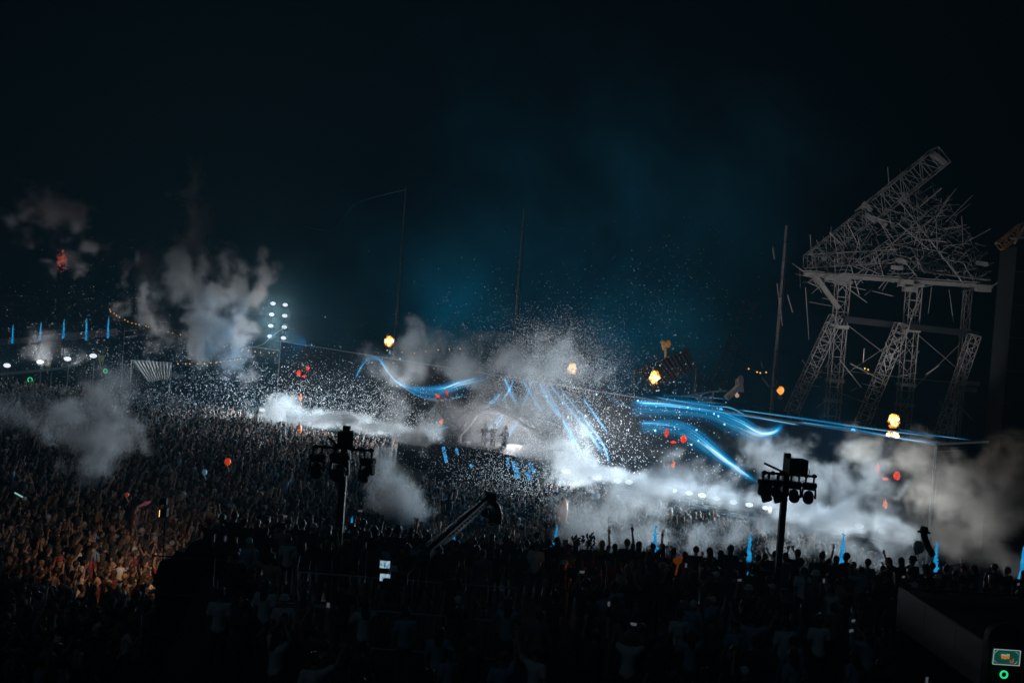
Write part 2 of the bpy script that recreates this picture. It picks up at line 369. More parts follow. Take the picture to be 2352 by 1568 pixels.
for i, (x, y, pw) in enumerate(lamps_px):
    p = row_point(x, y); p.z = max(p.z, 1.9) if p.z < 1.9 else p.z
    o = LP if i == 0 else copy_tree(LP)
    o.location = p + RN * 0.25; o.rotation_euler = (0, 0, rz); k_ = (.55 + .35 * pw) * rnd.uniform(.85, 1.15); o.scale = (k_, k_, k_ * .9)
    seg = 'left of the booth' 
    o['label'] = ('white flood lamp on the stage edge beyond the arched booth, towards the floodlight tower' if x < 1030 else 'white flood lamp on the stage edge between the arched booth and the screen corner')
    lamp('lamp_light', 'SPOT', o.location + RN * 0.30, 1300 * pw * (1.5 if pw > 1.5 else 1.0), (0.78, 0.92, 1.0), 0.15, aim=o.location + RN * 10 + Vector((0, 0, 5.5)), cone=132, blend=.9)
    lampobjs.append(o)

# ------------------------------------------------------------------ ruined gantry behind the screen
GD = 68.0
def Q(x, y, dd=0.0): return P(x, y, GD + dd)
gbase = Q(2060, 950); gbase.z = 0
gt = thing('ruined_gantry', 'tall wrecked steel gantry with a collapsed lattice jib above the screen', 'gantry', gbase)
def down(p, z=0.0): return Vector((p.x, p.y, z))
for (x, y, wpx, dd, nb) in [(1936, 648, 27, 0, 15), (2100, 655, 27, 0, 15), (2224, 660, 14, 5, 18)]:
    top = Q(x, y, dd); wd = wpx / F * (GD + dd)
    o = MB().truss(down(top), top, wd, nb, 0.04, rd=0.024).build('column', M_STEEL, gt)
    for f in (0.28, 0.47, 0.56, 0.8, 1.0):
        c = down(top).lerp(top, f); MB().box(c, (wd + .2, wd + .2, 0.22)).build('column_collar', M_STEEL, o)
for a, b, wpx in [((1920, 727), (1800, 985), 25), ((2072, 745), (1965, 1010), 25), ((2238, 770), (2150, 1030), 22)]:
    MB().truss(Q(*a, -1.5), Q(*b, -1.5), wpx / F * GD, 14, 0.03, rd=0.026).build('raking_strut', M_STEEL, gt)
MB().bar(Q(1848, 629, -.8), Q(2276, 659, -.8), 0.5, 0.24).build('main_beam', M_STEEL, gt)
MB().bar(Q(1848, 622, -.8), Q(2276, 651, -.8), 0.62, 0.05).build('beam_flange', M_STEEL, gt)
MB().bar(Q(1938, 733, -.6), Q(2248, 768, -.6), 0.35, 0.42).build('mid_beam', M_DARK, gt)
MB().bar(Q(1868, 628, -.7), Q(1926, 708, -.7), 0.25, 0.3).build('knee_brace', M_STEEL, gt)
for x, y in [(2080, 650), (2090, 662), (1935, 636), (2258, 662), (1912, 636)]: MB().box(Q(x, y, -1.1), (0.9, 0.5, 0.45)).build('bracket_block', M_STEEL, gt)
MB().truss(Q(2160, 358), Q(1985, 500), 44 / F * GD, 8, 0.05, rd=0.035).build('jib_head', M_STEEL, gt)
MB().truss(Q(1985, 500), Q(1862, 598), 34 / F * GD, 6, 0.022, rd=0.018).build('jib_foot', M_STEEL, gt)
MB().bar(Q(2140, 352, -.6), Q(2170, 376, -.6), 0.5, 0.25).build('jib_plate', M_STEEL, gt)
MB().truss(Q(1850, 600, .5), Q(2060, 588, .5), 0.9, 8, 0.035, rd=0.03).build('deck_truss', M_STEEL, gt)
MB().truss(Q(2060, 605, .5), Q(2272, 634, .5), 0.55, 8, 0.045, rd=0.04).build('deck_truss', M_STEEL, gt)
unit = MB().tube((0, 0, -0.5), (0, 0, 0.5), 1.0, n=5); ub = unit.build('bar', M_STEEL, gt); first_bar = [True]
def stick(a, b, r):
    o = ub if first_bar[0] else ub.copy()
    if not first_bar[0]: COL.objects.link(o); o.parent = gt
    first_bar[0] = False
    a = a - gbase; b = b - gbase; d = b - a
    o.location = (a + b) / 2; o.rotation_mode = 'QUATERNION'; o.rotation_quaternion = d.to_track_quat('Z', 'Y'); o.scale = (r, r, d.length)
rs = random.Random(5)
def in_tri():
    while True:
        x = rs.uniform(1845, 2275); y = rs.uniform(400, 612)
        up = 605 - (x - 1850) * (605 - 400) / (2120 - 1850) if x < 2120 else 400 + (x - 2120) * (600 - 400) / (2275 - 2120)
        if y > up - 12: return x, y
for k in range(232):
    x, y = in_tri()
    if k % 3 == 0:
        f_ = rs.random(); x, y = 1850 + 270 * f_ + rs.gauss(18, 20), 600 - 185 * f_ + rs.gauss(22, 22); L = rs.uniform(18, 75) * (1.25 if y < 540 else 0.9); an = rs.choice([rs.gauss(-0.7, .35), rs.gauss(0.95, .4), rs.gauss(0.05, .2), rs.uniform(-1.5, 1.5)])
    dd = rs.uniform(-1.6, 1.8); dx, dy = math.cos(an) * L / 2, math.sin(an) * L / 2
    stick(Q(x - dx, y - dy, dd), Q(x + dx, y + dy, dd + rs.uniform(-1, 1)), rs.uniform(0.015, 0.034))
for a, b in [((2018, 410), (2070, 428)), ((2120, 400), (2275, 600)), ((2110, 445), (2180, 505)), ((1850, 600), (2050, 425)), ((1858, 555), (1862, 585)), ((2250, 600), (2262, 560)), ((1958, 445), (1952, 470)), ((1868, 640), (1880, 735)), ((1888, 650), (1900, 690)),
             ((1985, 720), (2010, 640)), ((2040, 660), (2030, 690)), ((2100, 458), (2168, 465)), ((2130, 440), (2150, 435)), ((1960, 470), (1990, 500)), ((1985, 750), (2060, 790)), ((2060, 780), (2090, 760)), ((1990, 765), (2040, 830)), ((2000, 700), (2020, 690)), ((1962, 780), (1952, 820))]:
    stick(Q(*a, -1), Q(*b, -1), 0.04)
for k in range(46):                             # debris hanging between the columns and by the left strut
    x, y = rs.choice([(rs.gauss(1870, 22), rs.gauss(800, 30)), (rs.gauss(2030, 40), rs.gauss(775, 25)), (rs.gauss(2200, 30), rs.gauss(930, 40)), (rs.gauss(2110, 20), rs.gauss(975, 20)), (rs.gauss(1840, 14), rs.gauss(820, 20))])
    L = rs.uniform(14, 50); an = rs.uniform(-1.6, 1.6); stick(Q(x - math.cos(an) * L / 2, y - math.sin(an) * L / 2, -1), Q(x + math.cos(an) * L / 2, y + math.sin(an) * L / 2, -1 + rs.uniform(-.8, .8)), rs.uniform(.022, .04))
for a, b in [((1945, 745), (2082, 850)), ((2090, 760), (1925, 870)), ((2110, 770), (2215, 860)), ((1930, 850), (2085, 868)), ((2085, 868), (2212, 880)), ((2090, 900), (2205, 790)), ((1925, 900), (2080, 960)), ((1860, 850), (1920, 860)), ((1850, 660), (1858, 780)), ((2140, 660), (2132, 720)), ((2180, 665), (2190, 740))]:
    MB().tube(Q(*a, .6), Q(*b, .6), .028, n=5).build('tie_rod', M_STEEL, gt)
tg = MB()
for k in range(420):
    x, y = in_tri(); L = rs.uniform(8, 30); an = rs.gauss(rs.choice((-.7, .9, .1)), .4); dd = rs.uniform(-1.6, 1.8)
    tg.tube(Q(x - math.cos(an) * L / 2, y - math.sin(an) * L / 2, dd), Q(x + math.cos(an) * L / 2, y + math.sin(an) * L / 2, dd), .014, n=4, caps=False)
tg.build('tangled_rods', M_STEEL, gt)['kind'] = 'stuff'
for x, y, a_ in [(2000, 500, .6), (2025, 510, .6), (2070, 600, .2), (2060, 615, 0), (2230, 895, 0), (2236, 880, 0), (2255, 605, .1), (1992, 475, .7)]:
    MB().box(Q(x, y, -.9), (0.8, .1, .28), Matrix.Rotation(a_, 3, 'Y')).build('torn_plate', M_STEEL, gt)

for x, y, lab in ((1885, 972, 'small added gantry fill lamp on the screen roof below the raking strut'), (2190, 1008, 'small added gantry fill lamp on the screen roof near its corner')):
    p = P(x, y, 57.5); wf = thing('gantry_fill_lamp', lab, 'lamp', p, 'added gantry fill lamps on the screen roof')
    MB().box(p, (.3, .2, .2)).build('housing', M_BLACK, wf); MB().bar(p + Vector((-.17, 0, -.22)), p + Vector((.17, 0, -.22)), .05, .04).build('bracket', M_DARK, wf)
    lamp('gantry_fill_light', 'SPOT', p + Vector((0, .15, .1)), 1400, (.95, .96, 1.0), .12, aim=Q(2080, 480), cone=85, blend=.6, parent=wf)  # lamp added only to brighten the gantry

# dark sound tower at the right edge
tb = P(2325, 900, 60); tb.z = 0
tw = thing('sound_tower', 'black draped tower beside the wrecked gantry', 'tower', tb)
ttop = P(2325, 570, 60).z
MB().box((tb.x, tb.y, ttop / 2), (1.9, 2.0, ttop)).build('drape', M_BLACK, tw)
for k in range(9): MB().bar((tb.x - 1.0, tb.y - 1.05, ttop * k / 9 + .5), (tb.x + 1.0, tb.y - 1.05, ttop * k / 9 + .5), .05, .05).build('rail', M_DARK, tw)
MB().truss(P(2296, 566, 59), P(2352, 520, 59), .5, 4, .04).build('top_truss', M_WOOD, tw)
MB().bar(P(2330, 560, 58.6), P(2360, 508, 58.6), .08, .1).bar(P(2322, 548, 58.6), P(2360, 545, 58.6), .08, .1).build('top_bars', M_BONE, tw)

# masts behind the screen
def mast(x0, y0, d, label, r=0.11, guys=()):
    top = P(x0, y0, d); b = down(top); t_ = thing('mast', label, 'mast', b, 'masts behind the screen')
    MB().tube(b, top, r * .9, r * .5, 8).build('pole', mat('mast_grey', (.16, .16, .17), .6, .2), t_)
    for k in range(int(top.z / 1.2)): MB().ring((b.x, b.y, k * 1.2 + .6), (0, 0, 1), r * 1.5, .03, 8, 4).build('collar', M_DARK, t_)
    MB().tube(b + Vector((.3, 0, 0)), top + Vector((.16, 0, -1)), .025).build('conduit', M_DARK, t_)
    return t_
mast(932, 430, 92, 'thin tall mast behind the fireball beside the smoke over the screen', 0.12)
mast(1203, 480, 84, 'thin tall mast rising behind the dense confetti cloud', 0.12)
t_ = mast(1806, 518, 66, 'thick pipe mast wrapped in cable beside the wrecked gantry', 0.16)
gy = MB(); pts = bez([P(700, 520, 95), P(765, 527, 95), P(815, 470, 95), P(880, 448, 94), P(932, 436, 92)], 8)
tag(gy.path(pts, 0.03, 4).build('loose_cable', M_STEEL), 'thin loose cable drooping from the mast over the screen', 'cable')
gy = MB(); b0 = P(1728, 690, 70)
lt = thing('leaning_lattice', 'faint leaning lattice tower between the fallen sheet and the pipe mast', 'lattice', down(P(1650, 890, 70)))
MB().truss(P(1640, 900, 70), P(1725, 690, 70), 0.8, 9, .035, rd=.025).build('lattice', M_DARK, lt)
for k in range(8): MB().tube(P(1660 + rs.uniform(0, 60), 720 + rs.uniform(0, 120), 69.5), P(1660 + rs.uniform(0, 60), 720 + rs.uniform(0, 120), 69.5), .03, n=5).build('bent_rod', M_DARK, lt)

# fallen props on top of the screen block
fs_ = thing('fallen_sheet', 'tilted rusty corrugated sheet leaning above the screen edge', 'sheet', down(P(1530, 880, 66)))
cor = MB(); q = [P(1460, 850, 66), P(1578, 802, 67), P(1600, 846, 66), P(1500, 890, 65)]
nx = 26; rows = []
for k in range(nx + 1):
    f = k / nx; off = Vector((0, -0.10 if k % 2 else 0.02, 0)); rows.append((q[0].lerp(q[1], f) + off, q[3].lerp(q[2], f) + off))
for k in range(nx):
    a, b = rows[k]; c, d2 = rows[k + 1]; e = Vector((0, .03, 0)); cor.add([a, b, d2, c, a + e, b + e, d2 + e, c + e], [(0, 1, 2, 3), (7, 6, 5, 4), (0, 4, 5, 1), (3, 2, 6, 7), (0, 3, 7, 4), (1, 5, 6, 2)])
cor.build('corrugated_sheet', M_RUST, fs_)
for a, b in ((q[0], q[1]), (q[1], q[2])): MB().bar(a + Vector((0, -.15, 0)), b + Vector((0, -.15, 0)), .1, .08).build('frame_bar', M_RUST, fs_)
for a in (q[0], q[2]): MB().tube(down(a), a + Vector((0, .1, 0)), .06).build('prop_post', M_DARK, fs_)
br = thing('broken_plank', 'pale broken boat-like plank with upright ends on the screen roof', 'prop', P(1690, 912, 60))
MB().bar(P(1668, 914, 60), P(1702, 885, 60), .6, .28).build('plank', M_BONE, br)
MB().bar(P(1704, 900, 60.2), P(1701, 872, 60.2), .32, .2, (1, 0, 0)).sphere(P(1701, 874, 60.2), (.2, .12, .35)).build('upright_end', M_BONE, br)
MB().bar(P(1692, 888, 60.4), P(1693, 870, 60.4), .15, .15, (1, 0, 0)).build('short_post', M_BONE, br)
MB().sphere(P(1693, 908, 59.4), (.13, .1, .13)).build('pale_knob', mat('pale_glow_knob', (.7, .5, .35), .5, 0, .1, emit=(1, .6, .35), estr=.3), br)
sf = thing('broken_truss', 'low broken lattice frame lying on the screen roof', 'truss', P(1640, 920, 62))
for a, b in [((1565, 909), (1640, 898)), ((1640, 898), (1670, 897)), ((1638, 898), (1636, 918)), ((1600, 904), (1625, 918)), ((1600, 915), (1636, 918)), ((1600, 904), (1610, 918)), ((1622, 901), (1598, 914)), ((1640, 905), (1620, 916))]:
    MB().tube(P(*a, 62), P(*b, 62), .06, n=6).build('bent_bar', M_STEEL, sf)
sq = thing('scarecrow_figure', 'small faintly glowing orange ragged figure prop above the fallen sheet', 'prop', P(1528, 815, 68))
M_RAG = mat('orange_rag', (.5, .25, .06), .9, 0, .5, 5, emit=(.8, .38, .08), estr=.12)  # rag material has a faint orange emission of its own
MB().tube(P(1528, 842, 68), P(1529, 800, 68), .07).build('post', M_RAG, sq)
for k in range(7): MB().sphere(P(1530 + rs.uniform(-7, 7), 793 + rs.uniform(-7, 8), 68), (rs.uniform(.08, .2), .12, rs.uniform(.1, .3)), 7, 5).build('rag', M_RAG, sq)

# ------------------------------------------------------------------ fireballs on the screen roof
def fireball(x, y, d, rpx, label, hot, seed, pow_=250):
    c = P(x, y, d); r = rpx * 1.02 / F * d; r2 = random.Random(seed)
    t_ = thing('fireball', label, 'flame', (c.x, c.y, c.z - r * 1.6), 'fireballs above the big screen')
    MB().tube((c.x, c.y, c.z - r * 2.6), (c.x, c.y, c.z - r * 1.7), .16, .12, 10).build('burner', M_BLACK, t_)
    core = flame_mat('fire_core', (1.0, .55, .10), (1.0, .84, .50), 2.0, 1.6) if hot else flame_mat('fire_core_orange', (1.0, .26, .03), (1.0, .5, .12), 1.1, 2.5); rim = flame_mat('fire_orange', (.85, .12, .004), (1.0, .45, .03), 1.1, 3.0)
    for nm, mm, k0, n_, rr in (('fire_core', core, .62, 12, (.22, .42)), ('fire_rim', rim, .90, 40, (.05, .16))):
        b = MB()
        if k0 < .6: b.sphere(c, (r * .62, r * .55, r * .72), 14, 10)
        for k in range(n_):
            an = r2.uniform(0, 6.28); el = r2.uniform(-1.3, 1.3); q_ = c + Vector((math.cos(an) * math.cos(el) * r * k0, math.sin(an) * math.cos(el) * r * k0 * .35 + .25 * r, math.sin(el) * r * k0 * 1.1)) * 1.0
            a_ = r * r2.uniform(*rr); b.sphere(q_, (a_, a_, a_ * r2.uniform(.8, 1.6)), 8, 6)
        o = b.build(nm, mm, t_, True); md = o.modifiers.new('blend', 'REMESH'); md.mode = 'VOXEL'; md.voxel_size = r * .06
        tx = bpy.data.textures.new('licks', 'CLOUDS'); tx.noise_scale = r * .22; dm = o.modifiers.new('licks', 'DISPLACE'); dm.texture = tx; dm.texture_coords = 'GLOBAL'; dm.strength = r * .6; dm.mid_level = .45
    lk = MB()
    for k in range(5):
        q_ = c + Vector((r2.uniform(-.6, .5) * r, 0, -r * r2.uniform(.75, 1.2))); lk.sphere(q_, (r * .14, r * .12, r * r2.uniform(.12, .25)), 7, 5)
    lk.build('stray_lick', rim, t_)
    lamp('fire_light', 'POINT', c, pow_, (1, .42, .1), r, parent=t_)
fireball(893, 783, 84, 10.5, 'upright yellow-white fireball beside the thin mast', True, 1)
fireball(1314, 846, 70, 11, 'yellow fireball glowing through the dense confetti cloud', True, 2)
fireball(1504, 866, 64, 12.5, 'white-hot fireball in front of the rusty sheet', True, 3, 380)
fireball(1793, 896, 61, 8, 'small orange fireball at the foot of the pipe mast', False, 4, 150)
fireball(2053, 967, 57, 14, 'double-lobed yellow fireball below the wrecked gantry', True, 6, 420)

cw = thing('catwalk', 'pale low catwalk boards between crowd and stage lamps', 'catwalk', G(1680, 1182, 1.3))
ca, cb = G(1592, 1163, 1.35), G(1765, 1195, 1.35)
for k in range(4):
    a, b = ca.lerp(cb, k / 4 + .01), ca.lerp(cb, (k + .9) / 4); MB().bar(a, b, .9, .08).build('board', M_WHITE, cw)
    for p in (a, b): MB().tube((p.x, p.y, 0), (p.x, p.y, 1.3), .04).build('leg', M_DARK, cw)
for x, y, lab in ((1545, 1137, 'dark speaker cabinet in the fog among the stage lamps'), (1800, 1186, 'dark speaker cabinet beside the four-head mast in the fog'), (745, 958, 'dark speaker cabinet at the edge of the far white fog burst')):
    p = row_point(x, y) + RN * .8; sp2 = thing('stage_speaker', lab, 'speaker', (p.x, p.y, p.z - .55), 'speakers along the stage edge')
    MB().box(p, (.75, .6, 1.1)).build('cabinet', M_BLACK, sp2); MB().tube(p + Vector((0, -.3, .1)), p + Vector((0, -.32, .1)), .26, n=14).build('grille', M_DARK, sp2); MB().box((p.x, p.y, (p.z - .55) / 2), (.6, .5, p.z - .56)).build('plinth', M_BLACK, sp2)

# ------------------------------------------------------------------ DJ booth with arched canopy
DJ = row_point(1150, 1075); DJ.z = 0
bo = thing('dj_booth', 'dark rounded booth podium with blue lit panels under an arched canopy', 'booth', DJ)
def BQ(x, y, f=0.0):                             # point on the booth front plane, f metres toward the audience
    r = ray(x, y); p0 = DJ + RN * (2.5 + f); tt = (p0 - CAM).dot(RN) / r.dot(RN); return CAM + r * tt
pod = MB(); NP = 22; front = []
for k in range(NP + 1):
    f = k / NP; x = 985 + (1290 - 985) * f; yt = 1018 + (1078 - 1018) * f - 16 * math.sin(math.pi * f) * .5; bulge = 2.2 * math.sin(math.pi * f)
    tp = BQ(x, yt, bulge); front.append(tp)
vs = []
for tp in front:
    bk = tp - RN * 5.0; vs += [(tp.x, tp.y, 0), (tp.x, tp.y, tp.z), (bk.x, bk.y, tp.z), (bk.x, bk.y, 0)]
fc = []
for k in range(NP):
    a = 4 * k; b = a + 4; fc += [(a, b, b + 1, a + 1), (a + 1, b + 1, b + 2, a + 2), (a + 2, b + 2, b + 3, a + 3)]
pod.add(vs, fc); pod.build('podium', M_BLACK, bo)
pl = MB()
for tp, tq in zip(front[:-1], front[1:]): pl.bar(tp + RN * .06 + Vector((0, 0, .03)), tq + RN * .06 + Vector((0, 0, .03)), .1, .12)
pl.build('podium_lip', M_DARK, bo)
M_BLUEL = flame_mat('blue_panel_glow', (0.0, .06, .25), (.05, .45, .9), .7, 3.0)
for x0, y0, x1, y1, wpx in [(1018, 1026, 1026, 1062, 8), (1048, 1030, 1052, 1044, 6), (1166, 1050, 1168, 1075, 4), (1180, 1058, 1190, 1098, 13), (1215, 1062, 1228, 1085, 6), (1212, 1082, 1218, 1102, 12), (1080, 1066, 1084, 1072, 5)]:
    a, b = BQ(x0, y0, 2.6), BQ(x1, y1, 2.6); MB().bar(a, b, wpx / F * 62, .08, tuple(RN)).build('blue_panel', M_BLUEL, bo)
can = thing('canopy_frame', 'pale arched lattice canopy on legs over the booth', 'canopy', DJ)
def arch(pix, r, name, m=M_STEEL, fr=-2.0):
    pts = bez([BQ(x, y, fr) for x, y in pix], 6); b = MB(); b.path(pts, r, 6)
    up = [p + Vector((0, 0, .45)) for p in pts]; b.path(up, r * .6, 5)
    for k in range(0, len(pts) - 1, 2): b.tube(pts[k], up[k + 1], r * .45, n=4); b.tube(up[k], pts[k + 1], r * .45, n=4)
    b.build(name, m, can)
arch([(1053, 1002), (1078, 975), (1096, 952), (1118, 945), (1160, 950), (1200, 972), (1240, 1000), (1262, 1032)], .13, 'front_arch')
arch([(1053, 1002), (1030, 975), (1010, 950), (1000, 928)], .12, 'left_limb')
arch([(1090, 960), (1050, 935), (1010, 930), (1000, 928)], .08, 'rear_rib', M_DARK, -4)
arch([(1262, 1032), (1285, 1000), (1290, 970)], .1, 'right_limb')
MB().tube(BQ(1160, 950, -2), BQ(1275, 965, -2), .05).build('tie_rod', M_DARK, can)
for x, y0, y1 in [(1053, 1002, 1035), (1265, 1030, 1085)]:
    a = BQ(x, y0, -2); MB().tube((a.x, a.y, 0), a, .34, .22, 10).build('leg', M_DARK, can)
sk = MB(); A1 = bez([BQ(x, y, -2) for x, y in [(1058, 998), (1080, 972), (1098, 952), (1120, 946), (1160, 951)]], 6); B1 = bez([BQ(x, y, -4.5) for x, y in [(1050, 965), (1070, 950), (1092, 940), (1115, 936), (1155, 940)]], 6)
for k in range(len(A1) - 1): sk.add([A1[k], A1[k + 1], B1[k + 1], B1[k]], [(0, 1, 2, 3)])
o = sk.build('canopy_skin', M_WHITE, can); o.modifiers.new('thick', 'SOLIDIFY').thickness = .04
lamp('booth_light', 'POINT', BQ(1180, 985, -3.5), 1700, (.95, .96, 1), .4, parent=bo)
for x, y in ((945, 938), (985, 945)):
    pass
st = thing('bent_antenna', 'thin pale bent rods beside the booth canopy', 'prop', down(BQ(985, 930, -3)))
MB().path(bez([BQ(1000, 932, -3), BQ(985, 950, -3), BQ(976, 975, -3)], 6), .05, 5).build('rod', M_WHITE, st)
MB().path(bez([BQ(988, 955, -3), BQ(990, 970, -3), BQ(997, 974, -3)], 6), .04, 5).build('rod', M_WHITE, st)
MB().tube(down(BQ(1000, 932, -3)), BQ(1000, 932, -3), .05).build('post', M_DARK, st)

# ------------------------------------------------------------------ floodlight tower, left stalls, festoons
fb = down(P(640, 860, 104)); ft = thing('floodlight_tower', 'slim pole carrying eight white floodlights in two columns', 'floodlight', fb)
MB().tube(fb, P(646, 785, 104), .10, .08).build('pole', M_STEEL, ft)
for col in ((627, 697), (624, 722), (622, 748), (620, 772)), ((655, 700), (654, 725), (653, 751), (651, 776)):
    a = P(*col[0], 104.3); b = P(*col[3], 104.3); MB().tube(a, b, .05).build('upright', M_BLACK, ft)
    for x, y in col:
        c = P(x, y, 104); h = MB().box(c + Vector((0, .2, 0)), (.8, .3, .56)).build('flood_housing', M_BLACK, ft)
        N = 14; MB().add([c + Vector((.27 * math.cos(6.2832 * k / N), 0, .18 * math.sin(6.2832 * k / N))) for k in range(N)] + [c + Vector((0, -.04, 0))], [((k + 1) % N, k, N) for k in range(N)]).build('flood_lens', M_LENS, h)
        lamp('flood_light', 'SPOT', c + Vector((0, -.2, 0)), 480, (.9, .96, 1), .2, aim=c + Vector((-.8, -10, -3)), cone=120, blend=.7)
MB().bar(P(620, 785, 104.3), P(655, 789, 104.3), .1, .1).build('crossbar', M_BLACK, ft)
for pts, lab in ([(562, 800), (600, 792), (625, 772), (655, 750)], 'pale sagging cable running up to the floodlight tower'), ([(646, 787), (700, 800), (760, 806), (817, 813)], 'pale cable from the floodlight tower to the screen top'), ([(570, 795), (610, 800), (642, 805)], 'pale cable with small bulbs at the floodlight tower'):
    tag(MB().path(bez([P(x, y, 103) for x, y in pts], 8), .05, 5).build('cable', M_WHITE), lab, 'cable')
def festoon(pix, d, label, nb):
    c = bez([P(x, y, d) for x, y in pix], 12); t_ = thing('festoon', label, 'string lights', c[0], 'festoon strings over the back of the field')
    MB().path(c, .02, 4).build('wire', M_BLACK, t_)
    for k in range(nb):
        p = c[int((k + .5) / nb * (len(c) - 1))] + Vector((rs.uniform(-.1, .1), 0, -.1)); MB().sphere(p, .055, 7, 5).build('bulb', M_BULB, t_)
festoon([(249, 707), (268, 722), (300, 738), (330, 745), (372, 757), (425, 768)], 100, 'string of warm yellow bulbs above the far blue jets', 17)
festoon([(405, 833), (470, 832), (520, 826), (560, 820)], 92, 'string of warm bulbs along the tent edge', 13)
festoon([(505, 793), (560, 800), (600, 807), (640, 808)], 100, 'string of warm bulbs between smoke column and floodlight tower', 8)
festoon([(880, 800), (950, 808), (1010, 800), (1070, 797)], 82, 'sparse string of warm bulbs behind the fireball', 7)
festoon([(1716, 840), (1735, 850), (1752, 853), (1770, 850)], 68, 'four tiny warm bulbs above the broken plank', 4)
festoon([(1985, 842), (1992, 845), (1996, 858)], 66, 'three tiny warm bulbs between the gantry columns', 3)

M_CANVAS = bpy.data.materials.new('thin_canvas'); M_CANVAS.use_nodes = True; nt = M_CANVAS.node_tree; nt.nodes.clear()
_o, _d, _t, _m = (nt.nodes.new(k) for k in ('ShaderNodeOutputMaterial', 'ShaderNodeBsdfDiffuse', 'ShaderNodeBsdfTranslucent', 'ShaderNodeMixShader')); _n = nt.nodes.new('ShaderNodeTexNoise'); _r = nt.nodes.new('ShaderNodeMapRange')
_n.inputs['Scale'].default_value = 1.2; _r.inputs['To Min'].default_value = .5; _r.inputs['To Max'].default_value = .8; nt.links.new(_n.outputs['Fac'], _r.inputs['Value'])
for k in (_d, _t): nt.links.new(_r.outputs[0], k.inputs['Color'])
nt.links.new(_d.outputs[0], _m.inputs[1]); nt.links.new(_t.outputs[0], _m.inputs[2]); nt.links.new(_m.outputs[0], _o.inputs['Surface'])
tn = thing('canvas_tent', 'white pleated canvas tent roof at the back of the crowd', 'tent', down(P(350, 872, 98)))
nx = 22
for k in range(nx):
    f0, f1 = k / nx, (k + 1) / nx
    def tp(f, z): return P((302 + 92 * f) * (1 - z) + (340 + 48 * f) * z, (826 + 6 * f) * (1 - z) + (877 - 7 * f) * z, 98 + (.55 if int(round(f * nx)) % 2 else -.25) * (.25 + .75 * z) - z * 1.5)
    b = MB(); e = Vector((0, .04, 0)); q4 = [tp(f0, 0), tp(f1, 0), tp(f1, 1), tp(f0, 1)]
    b.add(q4 + [p + e for p in q4], [(0, 3, 2, 1), (4, 5, 6, 7), (0, 1, 5, 4), (1, 2, 6, 5), (2, 3, 7, 6), (3, 0, 4, 7)]).build('canvas_panel', M_CANVAS, tn)
for x, y in ((303, 826), (394, 832)): p = P(x, y, 98.2); MB().tube(down(p), p, .07).build('tent_pole', M_STEEL, tn)
# raised platform far left with blue jets
pf = thing('far_platform', 'dark raised platform behind the far blue jets', 'platform', down(P(150, 790, 110)))
a, b = P(-60, 800, 112), P(312, 766, 112)
MB().bar((a.x, a.y, 2.2), (b.x, b.y + 0, 2.2), 6.0, 4.4).build('platform_body', M_BLACK, pf)
MB().bar(P(-60, 790, 109), P(90, 779, 109), .3, .7).bar(P(90, 779, 109), P(270, 762, 109), .3, .75).build('platform_front', M_GREY, pf)
for yy in (757, 771): MB().tube(P(288, yy + 3, 108), P(314, yy, 108), .06).build('rail', M_WHITE, pf)
MB().tube(down(P(287, 752, 108)), P(287, 748, 108), .05).build('rail_post', M_STEEL, pf)
MB().box(P(-5, 740, 113), (5.5, 2.0, 4.2)).build('shed', M_DARK, pf)
M_JET = flame_mat('emissive_blue_water', (0.0, .10, .34), (.02, .42, .85), .7, 2.5)  # emission stands in for blue lamp light on the water
def blue_jet(x, y0, y1, d, label, grp, wpx, seed):
    b = P(x + (y1 - y0) * .06, y0, d); a = P(x, y1, d) if d > 60 else Vector((b.x, b.y, 2.0)); r2 = random.Random(seed); wd = wpx / F * d
    t_ = thing('blue_water_jet', label, 'fountain', (a.x, a.y, a.z), grp)
    MB().tube(a + Vector((0, 0, -.25)), a, .14, .1, 8).build('nozzle', M_BLACK, t_)
    MB().tube(Vector((a.x, a.y, 0)), a + Vector((0, 0, -.26)), .16, .12, 8).build('pedestal', M_BLACK, t_)
    m = MB(); n_ = 14
    for k in range(n_):
        f = k / (n_ - 1); c = a.lerp(b, f); w_ = wd * ((.95 if d > 60 else 1.5) * (1 - f) ** .7 + .10) * r2.uniform(.8, 1.15) * (.75 if f < .12 else 1)
        m.sphere(c + Vector((r2.uniform(-.10, .10) * wd, r2.uniform(-.1, .1) * wd, 0)), (w_ * .5, w_ * .45, (b - a).length / n_ * r2.uniform(1.1, 1.5)), 8, 6)
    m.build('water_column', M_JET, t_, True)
    s_ = MB()
    for k in range(26):
        f = r2.random() ** 1.6; c = a.lerp(b, f) + Vector((r2.gauss(0, wd * .8 * (1.1 - f)), r2.gauss(0, wd * .4), r2.uniform(-.1, .1))); s_.sphere(c, r2.uniform(.02, .05), 5, 4)
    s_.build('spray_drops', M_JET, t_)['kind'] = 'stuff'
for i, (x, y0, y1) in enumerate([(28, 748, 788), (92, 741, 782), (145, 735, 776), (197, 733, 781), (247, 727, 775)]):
    blue_jet(x, y0, y1, 104, 'thin self-glowing blue water jet in the row on the far platform', 'blue jets on the far platform', 5.5, 20 + i)
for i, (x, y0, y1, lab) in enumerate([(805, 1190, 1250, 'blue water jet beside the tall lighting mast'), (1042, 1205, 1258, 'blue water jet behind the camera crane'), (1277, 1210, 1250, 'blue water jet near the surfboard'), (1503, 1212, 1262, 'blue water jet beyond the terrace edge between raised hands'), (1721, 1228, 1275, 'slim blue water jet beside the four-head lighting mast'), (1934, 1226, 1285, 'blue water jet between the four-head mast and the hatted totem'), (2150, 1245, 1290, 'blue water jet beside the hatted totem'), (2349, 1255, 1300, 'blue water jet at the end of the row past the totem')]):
    blue_jet(x, y0, y1, 37.5, lab, 'blue jets along the terrace front', 11, 40 + i)

